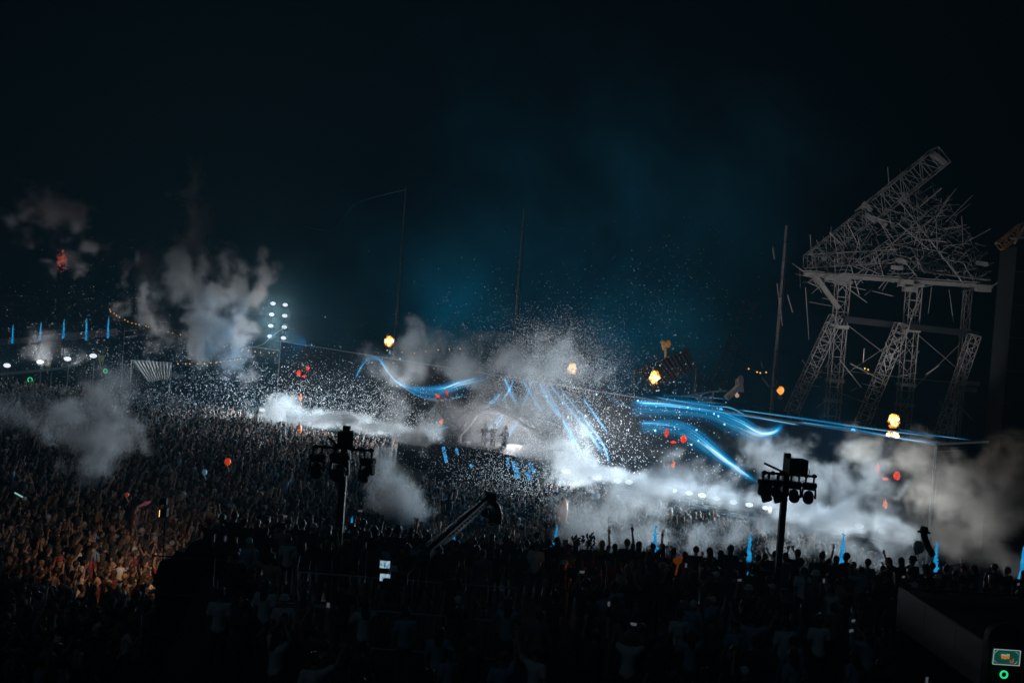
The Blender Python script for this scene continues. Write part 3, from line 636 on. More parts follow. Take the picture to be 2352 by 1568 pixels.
# stalls and lamps at the far left
sl = thing('bar_stall', 'low dark bar stall behind the back of the crowd', 'stall', down(P(60, 870, 99)))
MB().bar(P(-40, 862, 99), P(120, 848, 99), 4.0, .25).build('roof', M_GREY, sl)
a = P(70, 868, 100); MB().box((a.x, a.y, 1.6), (1.6, .4, 3.2)).build('counter_panel', M_RUST, sl)
for x in (-30, 10, 118): p = P(x, 855, 98); MB().tube(down(p), p, .06).build('post', M_STEEL, sl)
M_GREEN = mat('green_neon', (.02, .5, .2), .4, 0, 0, emit=(.02, .75, .28), estr=.9)
for x, y, d, r_, lab in [(69, 872, 97, .22, 'green ring sign on the dark bar stall'), (242, 852, 95, .17, 'small green ring sign behind the crowd by the tent')]:
    c = P(x, y, d); tag(MB().ring(c, (0, 1, 0), r_, .045, 20).build('ring_sign', M_GREEN), lab, 'sign')
for i, (x, y, pw) in enumerate([(16, 839, 1.4), (92, 831, 1.0), (155, 824, 1.0), (214, 817, 1.3)]):
    c = P(x, y, 97)
    o = copy_tree(LP); o.location = c; o.rotation_euler = (0, 0, 0); o['group'] = 'white lamps over the bar stalls'; o['label'] = 'white flood lamp in the row over the far bar stalls'; o.scale = (1.5, 1.2, 1.3)
    lamp('stall_light', 'SPOT', c + Vector((0, -.3, 0)), 900 * pw, (.9, .96, 1), .2, aim=c + Vector((4, -10, 2)), cone=140, blend=.7)
    tag(MB().tube((c.x, c.y + .3, 0), c + Vector((0, .3, -.5)), .05).build('lamp_post', M_STEEL), 'thin steel post under a lamp over the far bar stalls', 'post', 'posts under the stall lamps')
    if i == 3: lamp('tent_fill_light', 'SPOT', c + Vector((.3, -1.2, 0)), 2600, (.95, .97, 1), .15, aim=P(355, 850, 97), cone=60, blend=.8)  # extra spot at the last stall lamp, added to brighten the tent
    if i in (1, 3):
        yb = MB()
        for k in range(5): yb.tube(c + Vector((.55 + k * .12, 0, .1)), c + Vector((.55 + k * .1, .05, -.5 - .25 * ((k * 7) % 3))), .06, .03, 5)
        tag(yb.build('yellow_pennant', mat('yellow_cloth', (.75, .55, .08), .8, 0, .3, 4)), 'yellow tattered cloth hanging by a lamp over the far stalls', 'cloth', 'yellow cloths by the stall lamps')

# ------------------------------------------------------------------ foreground lighting masts with moving heads
MH = thing('moving_head', 'black moving-head spotlight', 'spotlight', (0, 0, 0), 'moving heads on the foreground masts')
for s in (-.12, .12): MB().box((s, 0, -.05), (.06, .07, .14)).tube((s, 0, -.12), (s, 0, -.2), .03).build('clamp', M_BLACK, MH)
MB().box((0, 0, -.26), (.40, .28, .16)).box((0, 0, -.26), (.46, .2, .1)).build('base', M_BLACK, MH)
yk = MB().box((0, 0, -.37), (.36, .16, .07))
for s in (-1, 1): yk.bar((s * .185, 0, -.36), (s * .205, 0, -.62), .05, .15, (0, 1, 0)).tube((s * .16, 0, -.60), (s * .23, 0, -.60), .07, n=12)
yk.build('yoke', M_BLACK, MH)
hd = MB(); hd.sphere((0, .02, -.60), (.155, .2, .17), 16, 10); hd.tube((0, -.02, -.60), (0, -.26, -.62), .15, .165, 18)
ho = hd.build('head', M_BLACK, MH); MB().tube((0, -.255, -.62), (0, -.275, -.622), .14, .14, 18).build('lens', mat('dark_glass', (.02, .02, .025), .1), ho)
mh_first = [True]
def moving_head(p, yaw, tilt, label, sc_=1.0):
    o = MH if mh_first[0] else copy_tree(MH); mh_first[0] = False
    o.location = p; o.rotation_euler = (0, 0, yaw); o.scale = (sc_,) * 3; o['label'] = label
    for ch in o.children:
        if ch.name.startswith('head'):
            ch.rotation_euler = (tilt, 0, 0); pv = Vector((0, 0, -.60)); ch.location = pv - Matrix.Rotation(tilt, 3, 'X') @ pv
def light_mast(x, y_top, d, pw, box_px, bar_px, label, box_label):
    top = P(x, y_top, d); b = down(top, TZ); t_ = thing('lighting_mast', label, 'mast', b, 'dark lighting masts on the terrace')
    MB().box(((b.x), b.y, (top.z + TZ) / 2), (pw, pw, top.z - TZ)).build('pole', M_BLACK, t_)
    MB().box((b.x, b.y, TZ + .06), (1.0, 1.0, .1)).build('base_plate', M_DARK, t_)
    MB().box((b.x + pw * .45, b.y - pw * .52, (top.z + TZ) / 2 - .5), (.015, .012, top.z - TZ - 1.4)).build('cable_run', M_GALV, t_)
    x0, x1, yb = bar_px; zb = P(x, yb, d).z; xa = P(x0, yb, d).x; xb = P(x1, yb, d).x; yb_ = b.y - pw / 2 - .1
    MB().tube((xa, yb_, zb), (xb, yb_, zb), .035, n=8).build('crossbar', M_BLACK, t_)
    for f in (0.05, .2, .35, .65, .8, .95): MB().tube((xa + (xb - xa) * f, yb_, zb - .05), (xa + (xb - xa) * f, yb_, zb + .06), .05, n=6).build('coupler', M_BLACK, t_)
    MB().tube((b.x - .1, b.y - .4, zb + .05), (b.x - .55, b.y + .35, zb + .2), .035).build('outrigger', M_BLACK, t_)
    bx0, bx1, by0, by1 = box_px; c0 = P((bx0 + bx1) / 2, (by0 + by1) / 2, d); sz = (bx1 - bx0) / F * d, .45, (by1 - by0) / F * d
    sp = thing('mast_speaker', box_label, 'speaker', (c0.x, b.y - .1, c0.z))
    MB().box((c0.x, b.y - .33, c0.z), sz, Matrix.Rotation(.15, 3, 'Z')).build('cabinet', M_BLACK, sp)
    MB().box((c0.x, b.y - .10, c0.z), (pw + .12, .2, .12)).build('bracket', M_DARK, sp)
    cb = MB().path(bez([Vector((c0.x + sz[0] / 2 - .02, b.y - .3, c0.z)), Vector((c0.x + sz[0] / 2 + .14, b.y - .3, c0.z - .1)), Vector((c0.x + sz[0] / 2 + .1, b.y - .2, c0.z - .35)), Vector((c0.x + sz[0] / 2 - .1, b.y - .1, c0.z - .5))], 5), .012, 4)
    cb.build('cable_loop', M_BLACK, sp)
    return b, zb, yb_
b, zb, yb_ = light_mast(797, 978, 28.5, .20, (780, 815, 987, 1024), (722, 862, 1028), 'tall dark mast with one crossbar near the camera crane', 'black speaker box on top of the mast near the camera crane')
def atx(x, y, d): return P(x, y, d).x
moving_head((atx(733, 1030, 28.5), yb_, zb - .03), .2, .35, 'black moving head on the left end of the crossbar near the camera crane', 1.0)
moving_head((atx(849, 1033, 28.5), yb_, zb - .06), -.4, .5, 'black moving head on the right end of the crossbar near the camera crane', .95)
moving_head((atx(787, 1030, 28.5), yb_ - .1, zb + .1), .0, .1, 'large black moving head against the pole near the camera crane', 1.25)
b, zb, yb_ = light_mast(1809, 1040, 29.0, .17, (1798, 1842, 1050, 1084), (1746, 1872, 1087), 'tall dark mast carrying four moving heads above the terrace crowd', 'black speaker box on top of the four-head mast')
for x, yaw, tl, lab in [(1756, .5, .9, 'black moving head at the outer end of the four-head crossbar, pointing down'), (1784, 1.2, 1.1, 'long black moving head tilted sideways beside the pole of the four-head mast'), (1823, -.2, .15, 'black moving head just right of the pole on the four-head mast'), (1857, -.35, .2, 'black moving head under the speaker-side end of the four-head crossbar')]:
    moving_head((atx(x, 1088, 29), yb_, zb - .03), yaw, tl, lab, .92)

# ------------------------------------------------------------------ camera crane and monitors
piv = P(975, 1280, 27.4); tip = P(1124, 1146, 31.5)
cr = thing('camera_crane', 'black camera crane boom rising over the terrace crowd', 'camera crane', down(piv, TZ))
bm_ = MB(); bm_.bar(piv, tip, .14, .24); bm_.build('boom', M_BLACK, cr)
for k in range(14):
    c = piv.lerp(tip, .35 + .6 * k / 14); MB().tube(c + Vector((-.085, -.05, 0)), c + Vector((.085, -.05, 0)), .035, n=6).build('lightening_hole', mat('pale_hole', (.10, .11, .12), .6), cr)
MB().tube(piv + Vector((0, 0, .28)), piv.lerp(tip, .72) + Vector((0, 0, .3)), .012, n=4).tube(piv + Vector((0, 0, .38)), piv.lerp(tip, .78) + Vector((0, 0, .22)), .012, n=4).build('tension_wire', M_DARK, cr)
MB().tube(down(piv, TZ + .9), piv, .09).box(piv, (.3, .3, .3)).build('pivot_post', M_BLACK, cr)
for an in (0.3, 2.4, 4.5): MB().tube(down(piv, TZ + .95), Vector((piv.x + .8 * math.cos(an), piv.y + .8 * math.sin(an), TZ + .03)), .045).build('tripod_leg', M_BLACK, cr)
MB().tube(piv, piv + (piv - tip).normalized() * 1.3, .06).box(piv + (piv - tip).normalized() * 1.3, (.3, .4, .3)).build('counterweight', M_BLACK, cr)
MB().box(tip + Vector((.05, 0, .08)), (.34, .3, .26)).build('head_block', M_BLACK, cr)
hp = [P(1124, 1146, 31.5), P(1140, 1160, 31.6), P(1146, 1180, 31.6), P(1144, 1202, 31.6)]
hb = MB(); pts = bez(hp, 5)
for p, q_ in zip(pts[:-1], pts[1:]): hb.bar(p, q_, .18, .2, (0, 1, 0))
hb.build('hanging_bracket', M_BLACK, cr)
cm = thing('broadcast_camera', 'black broadcast camera slung under the crane tip', 'camera', P(1128, 1186, 31.4))
MB().box(P(1129, 1186, 31.4), (.32, .5, .3), Matrix.Rotation(.3, 3, 'Z')).build('camera_body', M_BLACK, cm)
MB().tube(P(1122, 1182, 31.3), P(1112, 1176, 31.0), .10, .13, 12).build('lens_barrel', M_BLACK, cm)
MB().box(P(1120, 1172, 31.4), (.2, .2, .14)).build('viewfinder', M_BLACK, cm)
MB().path(bez([P(1120, 1196, 31.3), P(1126, 1206, 31.3), P(1138, 1202, 31.3)], 6), .015, 5).build('cable_loop', M_BLACK, cm)
mo = thing('monitor_rack', 'black rack of two small glowing monitors among the dark crowd', 'monitor', down(P(884, 1310, 25.8), TZ))
M_SCR1 = flame_mat('monitor_picture', (.08, .25, .40), (.42, .55, .62), .8, 9.0); M_SCR2 = flame_mat('monitor_picture_blue', (.01, .14, .35), (.42, .55, .65), .8, 7.0)
MB().tube(down(P(884, 1340, 25.8), TZ), P(884, 1300, 25.9), .05).build('stand', M_BLACK, mo)
for y, m_ in ((1297, M_SCR1), (1327, M_SCR2)):
    c = P(884, y, 25.8); h = MB().box(c + Vector((0, .06, 0)), (.34, .1, .3)).build('monitor', M_BLACK, mo)
    MB().box(c + Vector((0, -.0, .015)), (.26, .012, .19)).build('monitor_screen', m_, h)
    if y == 1297: MB().box(c + Vector((0, -.012, -.02)), (.035, .01, .08)).sphere(c + Vector((0, -.012, .035)), (.02, .006, .02), 8, 6).build('picture_figure', mat('picture_blue', (.02, .1, .2), .5, 0, 0, emit=(.02, .2, .35), estr=.5), h)

# ------------------------------------------------------------------ barriers, handrails
BR = thing('crowd_barrier', 'dark steel crowd barrier of the fenced pen', 'barrier', (0, 0, 0), 'steel barriers round the camera pen')
MB().tube((-1, 0, .15), (-1, 0, 1.1), .02).tube((1, 0, .15), (1, 0, 1.1), .02).tube((-1, 0, 1.1), (1, 0, 1.1), .02).tube((-1, 0, .18), (1, 0, .18), .02).build('frame', M_GALV, BR)
for k in range(13): MB().tube((-1 + (k + 1) / 7, 0, .18), (-1 + (k + 1) / 7, 0, 1.1), .009, n=5).build('upright_bar', M_GALV, BR)
for s in (-.8, .8): MB().bar((s, -.3, .03), (s, .3, .03), .05, .04).tube((s, 0, .03), (s, 0, .18), .02).build('foot', M_GALV, BR)
pen = [(-4.4, 27.2, 0), (-2.35, 27.2, 0), (-.4, 27.2, 0), (.4, 25.9, -1.35), (-4.2, 24.3, 0), (-2.1, 24.2, 0), (-.05, 24.1, 0)]
for i, (x, y, r_) in enumerate(pen):
    o = BR if i == 0 else copy_tree(BR); o.location = (x, y, TZ); o.rotation_euler = (0, 0, r_)
    o['label'] = 'dark steel crowd barrier on the stage side of the camera pen' if y > 27 else ('dark steel crowd barrier closing the end of the camera pen' if r_ else 'dark steel crowd barrier on the rear side of the camera pen')
hr = thing('ramp_handrail', 'long sloping steel handrail beside the camera pen', 'handrail', down(P(681, 1350, 27), TZ))
ra = [P(679, 1347, 27.0), P(700, 1425, 24.4), P(717, 1478, 22.9), P(742, 1575, 20.4)]
MB().tube(ra[0], ra[3], .022).build('top_rail', M_GALV, hr)
for f in (0.0, .33, .66, 1.0):
    p = ra[0].lerp(ra[3], f); MB().tube(down(p, TZ), p, .02).build('post', M_GALV, hr)
h2 = thing('short_handrail', 'short sloping steel rail past the camera pen corner', 'handrail', down(P(1085, 1366, 27), TZ))
MB().tube(P(1083, 1362, 27), P(1103, 1392, 26), .02).build('top_rail', M_GALV, h2)
for x, y, d in ((1083, 1362, 27), (1103, 1392, 26)): p = P(x, y, d); MB().tube(down(p, TZ), p, .02).build('post', M_GALV, h2)

# ------------------------------------------------------------------ black scaffold tower at the terrace corner with a warm lamp
tc_ = Vector((-8.9, 29.5, 0)); st_ = thing('scaffold_tower', 'black draped scaffold tower with bare steel tubes at the terrace corner', 'tower', tc_)
tz = P(495, 1256, 29.5).z
prof = [(-1.25, -1.0), (-1.1, -.62), (-.85, -.55), (-.65, -.26), (-.42, -.3), (-.2, .02), (.02, .1), (.18, -.08), (.5, -.12), (.9, -.24), (1.3, -.32)]
for (xa_, za_), (xb_, zb_) in zip(prof[:-1], prof[1:]):
    yo = tc_.y + .35 + rs.uniform(-.12, .12); yo2 = tc_.y + .35 + rs.uniform(-.12, .12); q4 = [(tc_.x + xa_, yo, 0), (tc_.x + xb_, yo2, 0), (tc_.x + xb_, yo2, tz + zb_), (tc_.x + xa_, yo, tz + za_)]
    MB().add(q4 + [(a, b + .5, c) for a, b, c in q4], [(0, 1, 2, 3), (7, 6, 5, 4), (0, 4, 5, 1), (1, 5, 6, 2), (2, 6, 7, 3), (3, 7, 4, 0)]).build('drape_panel', M_BLACK, st_)
for x, y0, y1, d in [(495, 1262, 1345, 28.6), (486, 1345, 1530, 28.3), (492, 1345, 1420, 28.4), (500, 1330, 1475, 28.6), (478, 1390, 1440, 28.2)]:
    p = P(x, y0, d); q_ = P(x - (y1 - y0) * .05, y1, d); MB().tube((p.x, p.y, max(q_.z, .05)), p, .022).build('scaffold_tube', M_GALV, st_)
for z_ in (1.0, 2.2, 3.3): MB().tube((tc_.x - 1.2, tc_.y - .2, z_), (tc_.x + 1.1, tc_.y - .2, z_), .024).build('ledger', M_DARK, st_)
wlm = thing('warm_work_lamp', 'warm work lamp on the side of the black scaffold tower', 'lamp', (-10.3, 30.6, 4.3))
MB().box((-10.25, 30.6, 4.3), (.16, .34, .26)).build('housing', M_BLACK, wlm); MB().box((-10.35, 30.6, 4.29), (.02, .28, .2)).build('lens', mat('warm_lens', (.9, .6, .3), .4, 0, 0, emit=(1, .55, .2), estr=2.0), wlm)
lamp('warm_light', 'SPOT', (-10.5, 30.6, 4.35), 400, (1.0, .56, .28), .15, aim=(-12.9, 33.6, 1.2), cone=66, blend=.9, parent=wlm)
wl2 = thing('added_crowd_lamp', 'added crowd fill lamp beside the black scaffold tower', 'lamp', (-10.2, 30.4, 4.7))
MB().box((-10.2, 30.35, 4.7), (.2, .16, .18)).build('housing', M_BLACK, wl2); MB().tube((-10.1, 30.3, .1), (-10.1, 30.3, 4.62), .025).build('stem', M_BLACK, wl2)
lamp('crowd_fill_light', 'SPOT', (-10.25, 30.6, 4.75), 420, (1.0, .86, .76), .15, aim=(-19, 46, 1.6), cone=78, blend=.95, parent=wl2)  # lamp added as fill for the left and middle crowd
ph = thing('blue_stick_light', 'small bright blue stick light beside the scaffold tubes', 'light stick', P(466, 1474, 28))
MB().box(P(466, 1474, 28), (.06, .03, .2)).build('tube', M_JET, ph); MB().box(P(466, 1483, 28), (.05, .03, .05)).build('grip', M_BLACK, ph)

# ------------------------------------------------------------------ bar kiosk and lit sign, lower right
kz = 5.1
kk = thing('kiosk', 'dark flat-roofed kiosk with a pale fascia board beside the terrace crowd', 'kiosk', (13.5, 24.5, TZ))
A_, B_ = G(2066, 1352, kz), G(2282, 1488, kz)
ax = (B_ - A_).normalized(); pr = Vector((-ax.y, ax.x, 0)); pr = pr if pr.x > 0 else -pr
def kq(p, z): return (p.x, p.y, z)
C_, D_ = B_ + pr * 5.5, A_ + pr * 5.5
MB().add([kq(p, z) for z in (TZ, kz - .04) for p in (A_ + pr * .08, B_ + pr * .08, C_, D_)], [(3, 2, 1, 0), (4, 5, 6, 7), (0, 1, 5, 4), (1, 2, 6, 5), (2, 3, 7, 6), (3, 0, 4, 7)]).build('kiosk_body', M_BLACK, kk)
for k in range(3):
    a, b2 = A_.lerp(B_, k / 3 + .002), A_.lerp(B_, (k + 1) / 3 - .002); MB().bar((a.x, a.y, kz - .45), (b2.x, b2.y, kz - .45), .06, .92).build('fascia_board', mat('fascia_board', (.20, .195, .195), .7, 0, .2, 1.0), kk)
MB().bar((A_.x, A_.y, kz + .03), (D_.x, D_.y, kz + .03), .06, .05).bar((A_.x, A_.y, kz + .031), (B_.x, B_.y, kz + .031), .05, .04).build('roof_trim', M_DARK, kk)
sd_ = 19.5
sp_ = down(P(2310, 1500, sd_), TZ)
ar = thing('arched_totem', 'dark arched totem carrying the lit beer picture', 'totem', sp_)
c = P(2312, 1470, sd_ + .12); hw = .36
arp = [(c.x - hw, TZ), (c.x - hw, c.z)] + [(c.x - hw * math.cos(math.pi * k / 14), c.z + hw * math.sin(math.pi * k / 14)) for k in range(1, 14)] + [(c.x + hw, c.z), (c.x + hw, TZ)]
n_ = len(arp); MB().add([(x, c.y, z) for x, z in arp] + [(x, c.y + .2, z) for x, z in arp], [tuple(range(n_)), tuple(range(2 * n_ - 1, n_ - 1, -1))] + [(k, n_ + k, n_ + (k + 1) % n_, (k + 1) % n_) for k in range(n_)]).build('body', M_BLACK, ar)
MB().path([Vector((x, c.y - .02, z)) for x, z in arp], .02, 6).build('arch_trim', mat('dim_brown', (.12, .1, .07), .6), ar)
def S_(x, y, f=0.0): return P(x, y, sd_ - f)
sg = thing('beer_sign', 'small lit green sign with white frame showing three beer glasses and a hand', 'sign', P(2308, 1530, sd_))
q4 = [S_(2283, 1489), S_(2343, 1493), S_(2340, 1527), S_(2279, 1523)]
MB().add(q4 + [p + Vector((0, .04, 0)) for p in q4], [(3, 2, 1, 0), (4, 5, 6, 7), (0, 1, 5, 4), (1, 2, 6, 5), (2, 3, 7, 6), (3, 0, 4, 7)]).build('panel', mat('green_panel', (.01, .12, .1), .5, 0, .2, 8, emit=(.004, .06, .045), estr=.7), sg)
M_FR = mat('sign_white', (.7, .75, .75), .5, 0, .1, emit=(.5, .6, .6), estr=.45)
fr = MB()
for k in range(4): fr.bar(q4[k] + Vector((0, -.02, 0)), q4[(k + 1) % 4] + Vector((0, -.02, 0)), .012, .014, (0, 1, 0))
for (x, y, dx, dy) in ((2285, 1491, 1, 1), (2341, 1495, -1, 1), (2338, 1525, -1, -1), (2281, 1521, 1, -1)):
    fr.path([S_(x + dx * 1, y + dy * 7, .02), S_(x + dx * 4, y + dy * 4, .02), S_(x + dx * 8, y + dy * 1, .02)], .004, 4)
fr.build('frame', M_FR, sg)
M_BEER = mat('sign_beer', (.7, .3, .03), .5, 0, .2, 20, emit=(.75, .27, .03), estr=.55)
for k, x in enumerate((2303, 2309.5, 2316)):
    yb = 1512 + (1 if k == 1 else 0); MB().add([S_(x - 3.2, yb - 8, .03), S_(x + 3.2, yb - 8, .03), S_(x + 2.5, yb, .03), S_(x - 2.5, yb, .03)], [(3, 2, 1, 0)]).build('beer_glass', M_BEER, sg)
    MB().add([S_(x - 3.4, yb - 11, .031), S_(x + 3.4, yb - 11, .031), S_(x + 3.2, yb - 8, .031), S_(x - 3.2, yb - 8, .031)], [(3, 2, 1, 0)]).build('beer_foam', M_FR, sg)
M_HAND = mat('sign_hand', (.5, .25, .1), .5, 0, .2, 20, emit=(.4, .18, .06), estr=.4)
MB().add([S_(2320, 1522, .03), S_(2319, 1514, .03), S_(2323, 1517, .03), S_(2328, 1510, .03), S_(2329, 1514, .03), S_(2328, 1522, .03)], [(5, 4, 3, 2, 1, 0)]).build('hand', M_HAND, sg)
tag(MB().ring(P(2306, 1548, sd_), (0, 1, 0), .066, .018, 24).build('ring_sign', M_GREEN), 'glowing green ring below the lit beer sign', 'sign')

# ------------------------------------------------------------------ surfboard, totems, balloons, branch
sb_ = G(1293, 1222, 1.2); sbd = sb_.y
sbt = MB(); NS = 16; L0 = P(1294, 1143, sbd).z; L1 = P(1293, 1205, sbd).z; cxs = P(1293, 1175, sbd).x
vs = []
for k in range(NS + 1):
    f = k / NS; z_ = L1 + (L0 - L1) * f; hw = .26 * math.sin(math.pi * (0.12 + .88 * f) ** .8) ** .6 if f < 1 else .005
    for s, yy in ((-1, 0), (-.5, -.05), (.5, -.05), (1, 0), (.5, .04), (-.5, .04)): vs.append((cxs + s * hw + .1 * (f - .5), sbd + yy, z_))
fcs = [(6 * k + i, 6 * k + (i + 1) % 6, 6 * k + 6 + (i + 1) % 6, 6 * k + 6 + i) for k in range(NS) for i in range(6)] + [tuple(range(5, -1, -1))]
sfb = thing('surfboard', 'orange-brown wooden surfboard held upright above the crowd', 'surfboard', (cxs, sbd, L1))
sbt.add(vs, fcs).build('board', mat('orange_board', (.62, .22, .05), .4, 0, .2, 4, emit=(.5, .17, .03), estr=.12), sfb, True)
MB().tube((cxs - .02, sbd - .07, L1 + .1), (cxs + .06, sbd - .055, L0 - .15), .012, n=5).build('stringer', M_BONE, sfb)
def totem(pix, d, r, label, hat, m):
    pts = bez([P(x, y, d) for x, y in pix], 6); t_ = thing('totem_pole', label, 'totem', pts[0])
    b = MB(); b.path(pts, r, 10)
    for p in pts: b.sphere(p, r, 10, 6)
    b.build('stuffed_tube', m, t_, True)
    if hat:
        tp = pts[-1]; MB().tube(tp + Vector((0, 0, .0)), tp + Vector((0, 0, .03)), .2, .17, 16).tube(tp + Vector((0, 0, .03)), tp + Vector((.01, 0, .17)), .13, .10, 14).build('bucket_hat', M_BLACK, t_)
totem([(2141, 1271), (2132, 1255), (2124, 1235), (2122, 1222)], 29.9, .10, 'black stuffed tube totem wearing a bucket hat, held above the crowd', True, M_BLACK)
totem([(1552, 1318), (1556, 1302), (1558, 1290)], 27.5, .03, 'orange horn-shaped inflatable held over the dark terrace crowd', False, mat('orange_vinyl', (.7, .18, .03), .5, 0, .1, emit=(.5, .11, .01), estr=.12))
ov = bpy.data.objects['totem_pole.001']
MB().sphere(P(1556, 1287, 27.5), (.12, .1, .1), 12, 8).sphere(P(1563, 1283, 27.5), (.05, .05, .13), 10, 6).build('horn_bell', mat('orange_vinyl', (.7, .18, .03)), ov, True)
def balloon(x, y, d, rpx, col, label, em=.15):
    c = P(x, y, d); r = rpx / F * d; t_ = thing('balloon', label, 'balloon', c - Vector((0, 0, r * 2)))
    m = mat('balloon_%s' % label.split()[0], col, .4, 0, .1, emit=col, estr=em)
    b = MB().sphere(c, (r, r, r * 1.15), 14, 10); b.tube(c + Vector((0, 0, -r * 1.05)), c + Vector((0, 0, -r * 1.3)), r * .08, r * .2, 8); b.build('skin', m, t_, True)
    MB().tube(c + Vector((0, 0, -r * 1.3)), c + Vector((.1, 0, -r * 3.0)), .02).build('string', M_WHITE, t_)
balloon(523, 1060, 47, 7.5, (.8, .06, .01), 'red balloon bobbing above the dark crowd', .45)
balloon(470, 1084, 45, 6, (.2, .5, .7), 'blue balloon above the dark crowd near the red one', .1)
balloon(291, 1136, 42, 5, (.6, .06, .02), 'small red balloon low in the left crowd', .15)
balloon(2110, 1256, 36, 13, (.35, .33, .34), 'clear round balloon behind the hatted totem', .0)
balloon(80, 773, 104, 4.5, (.5, .48, .48), 'pale balloon floating over the far platform', .05)
M_PINK = mat('pink_vinyl', (.75, .2, .3), .4, 0, .1, emit=(.7, .2, .3), estr=.04)
pk = thing('pink_inflatable', 'pink inflatable held sideways above the left crowd', 'inflatable', P(325, 1165, 40))
MB().capsule(P(306, 1168, 40), P(338, 1154, 40), .035, .06).capsule(P(334, 1156, 40), P(343, 1152, 40), .09, .05).build('tube', M_PINK, pk, True)
wnd = thing('light_wand', 'pale green-white glow wand tilted above the left crowd', 'glow stick', P(45, 1140, 42))
MB().tube(P(34, 1131, 42), P(52, 1141, 42), .035).build('wand', mat('wand_glow', (.5, .9, .8), .4, 0, 0, emit=(.35, .75, .7), estr=.5), wnd); MB().sphere(P(56, 1145, 42), .1).build('wand_tip', M_WHITE, wnd)
of = thing('orange_bottle', 'orange inflatable bottle held high at the edge of the white smoke burst', 'inflatable', G(686, 1000, 1.9))
MB().capsule(P(686, 990, 72), P(687, 981, 72), .2, .2).tube(P(687, 981, 72), P(688, 970, 72), .12, .05).build('bottle', mat('orange_vinyl', (.7, .18, .03)), of, True)
M_LEAF = mat('leaf_dark', (.03, .05, .02), .7)
for x, y, lab in ((1325, 1243, 'leafy branch held up beside a raised phone at the terrace edge'), (1352, 1240, 'leafy branch held up past the raised phone at the terrace edge')):
    bt = thing('leafy_branch', lab, 'branch', P(x - 3, y + 25, 30)); MB().path([P(x - 4, y + 26, 30), P(x, y + 8, 30), P(x + 5, y - 8, 30)], .015, 5).build('twig', M_LEAF, bt)
    lf = MB()
    for k in range(26):
        c = P(x + rs.gauss(3, 8), y + rs.gauss(-1, 7), 30); u_ = Vector((rs.gauss(0, 1), rs.gauss(0, .4), rs.gauss(0, 1))).normalized() * .09; v_ = u_.cross(Vector((0, 1, 0))) * .4
        lf.add([c - u_, c + v_, c + u_, c - v_], [(0, 1, 2, 3)])
    lf.build('leaves', M_LEAF, bt)['kind'] = 'stuff'

# ------------------------------------------------------------------ people
HEADC = Vector((0, .02, 1.66))
ARMS = {
 'down': ((.245, -.02, 1.17), (.26, .08, .93), (.26, .12, .81)), 'up': ((.27, .05, 1.66), (.24, .09, 1.93), (.23, .11, 2.06)),
 'out': ((.42, .03, 1.56), (.52, .07, 1.83), (.56, .09, 1.96)), 'bent': ((.30, .10, 1.22), (.24, .30, 1.42), (.22, .34, 1.53)),
 'phone': ((.27, .20, 1.44), (.10, .36, 1.66), (.06, .38, 1.77)), 'high': ((.22, .16, 1.68), (.18, .24, 1.94), (.17, .26, 2.06)),
 'clap': ((.34, .05, 1.64), (.09, .09, 1.88), (.04, .10, 2.0)), 'hip': ((.37, -.06, 1.19), (.2, .06, 1.03), (.12, .10, 1.0)),
 'fwd': ((.25, .14, 1.2), (.17, .36, 1.26), (.14, .46, 1.3))}
POSES = [('down', 'down', 'arms down'), ('up', 'up', 'arms up'), ('down', 'up', 'one arm up'), ('out', 'down', 'waving'),
         ('phone', 'phone', 'filming'), ('down', 'high', 'phone held high'), ('clap', 'clap', 'clapping overhead'), ('hip', 'down', 'hand on hip'),
         ('fwd', 'bent', 'dancing'), ('out', 'out', 'arms spread'), ('bent', 'up', 'fist raised')]
def jnt(pose):
    J = {}
    for s, a in ((-1, pose[0]), (1, pose[1])):
        e, w_, t_ = ARMS[a]; J[s] = [Vector((s * .185, 0, 1.43))] + [Vector((s * p[0], p[1], p[2])) for p in (e, w_, t_)]
    return J
LEGS = {-1: [Vector((-.095, 0, .93)), Vector((-.11, .04, .50)), Vector((-.12, -.02, .09)), Vector((-.14, .13, .04))], 1: [Vector((.095, 0, .93)), Vector((.12, .02, .50)), Vector((.14, -.03, .09)), Vector((.17, .12, .04))]}
def remeshed(mb, vox, name, ratio=1.0, smooth=3):
    o = mb.build(name); md = o.modifiers.new('r', 'REMESH'); md.mode = 'VOXEL'; md.voxel_size = vox
    s = o.modifiers.new('s', 'SMOOTH'); s.iterations = smooth; s.factor = .5
    if ratio < 1: d = o.modifiers.new('d', 'DECIMATE'); d.ratio = ratio
    dg = bpy.context.evaluated_depsgraph_get(); me = bpy.data.meshes.new_from_object(o.evaluated_get(dg)); me.name = name
    me.polygons.foreach_set('use_smooth', [True] * len(me.polygons))
    old = o.data; bpy.data.objects.remove(o); bpy.data.meshes.remove(old)
    me.materials.clear(); me.materials.append(None); return me
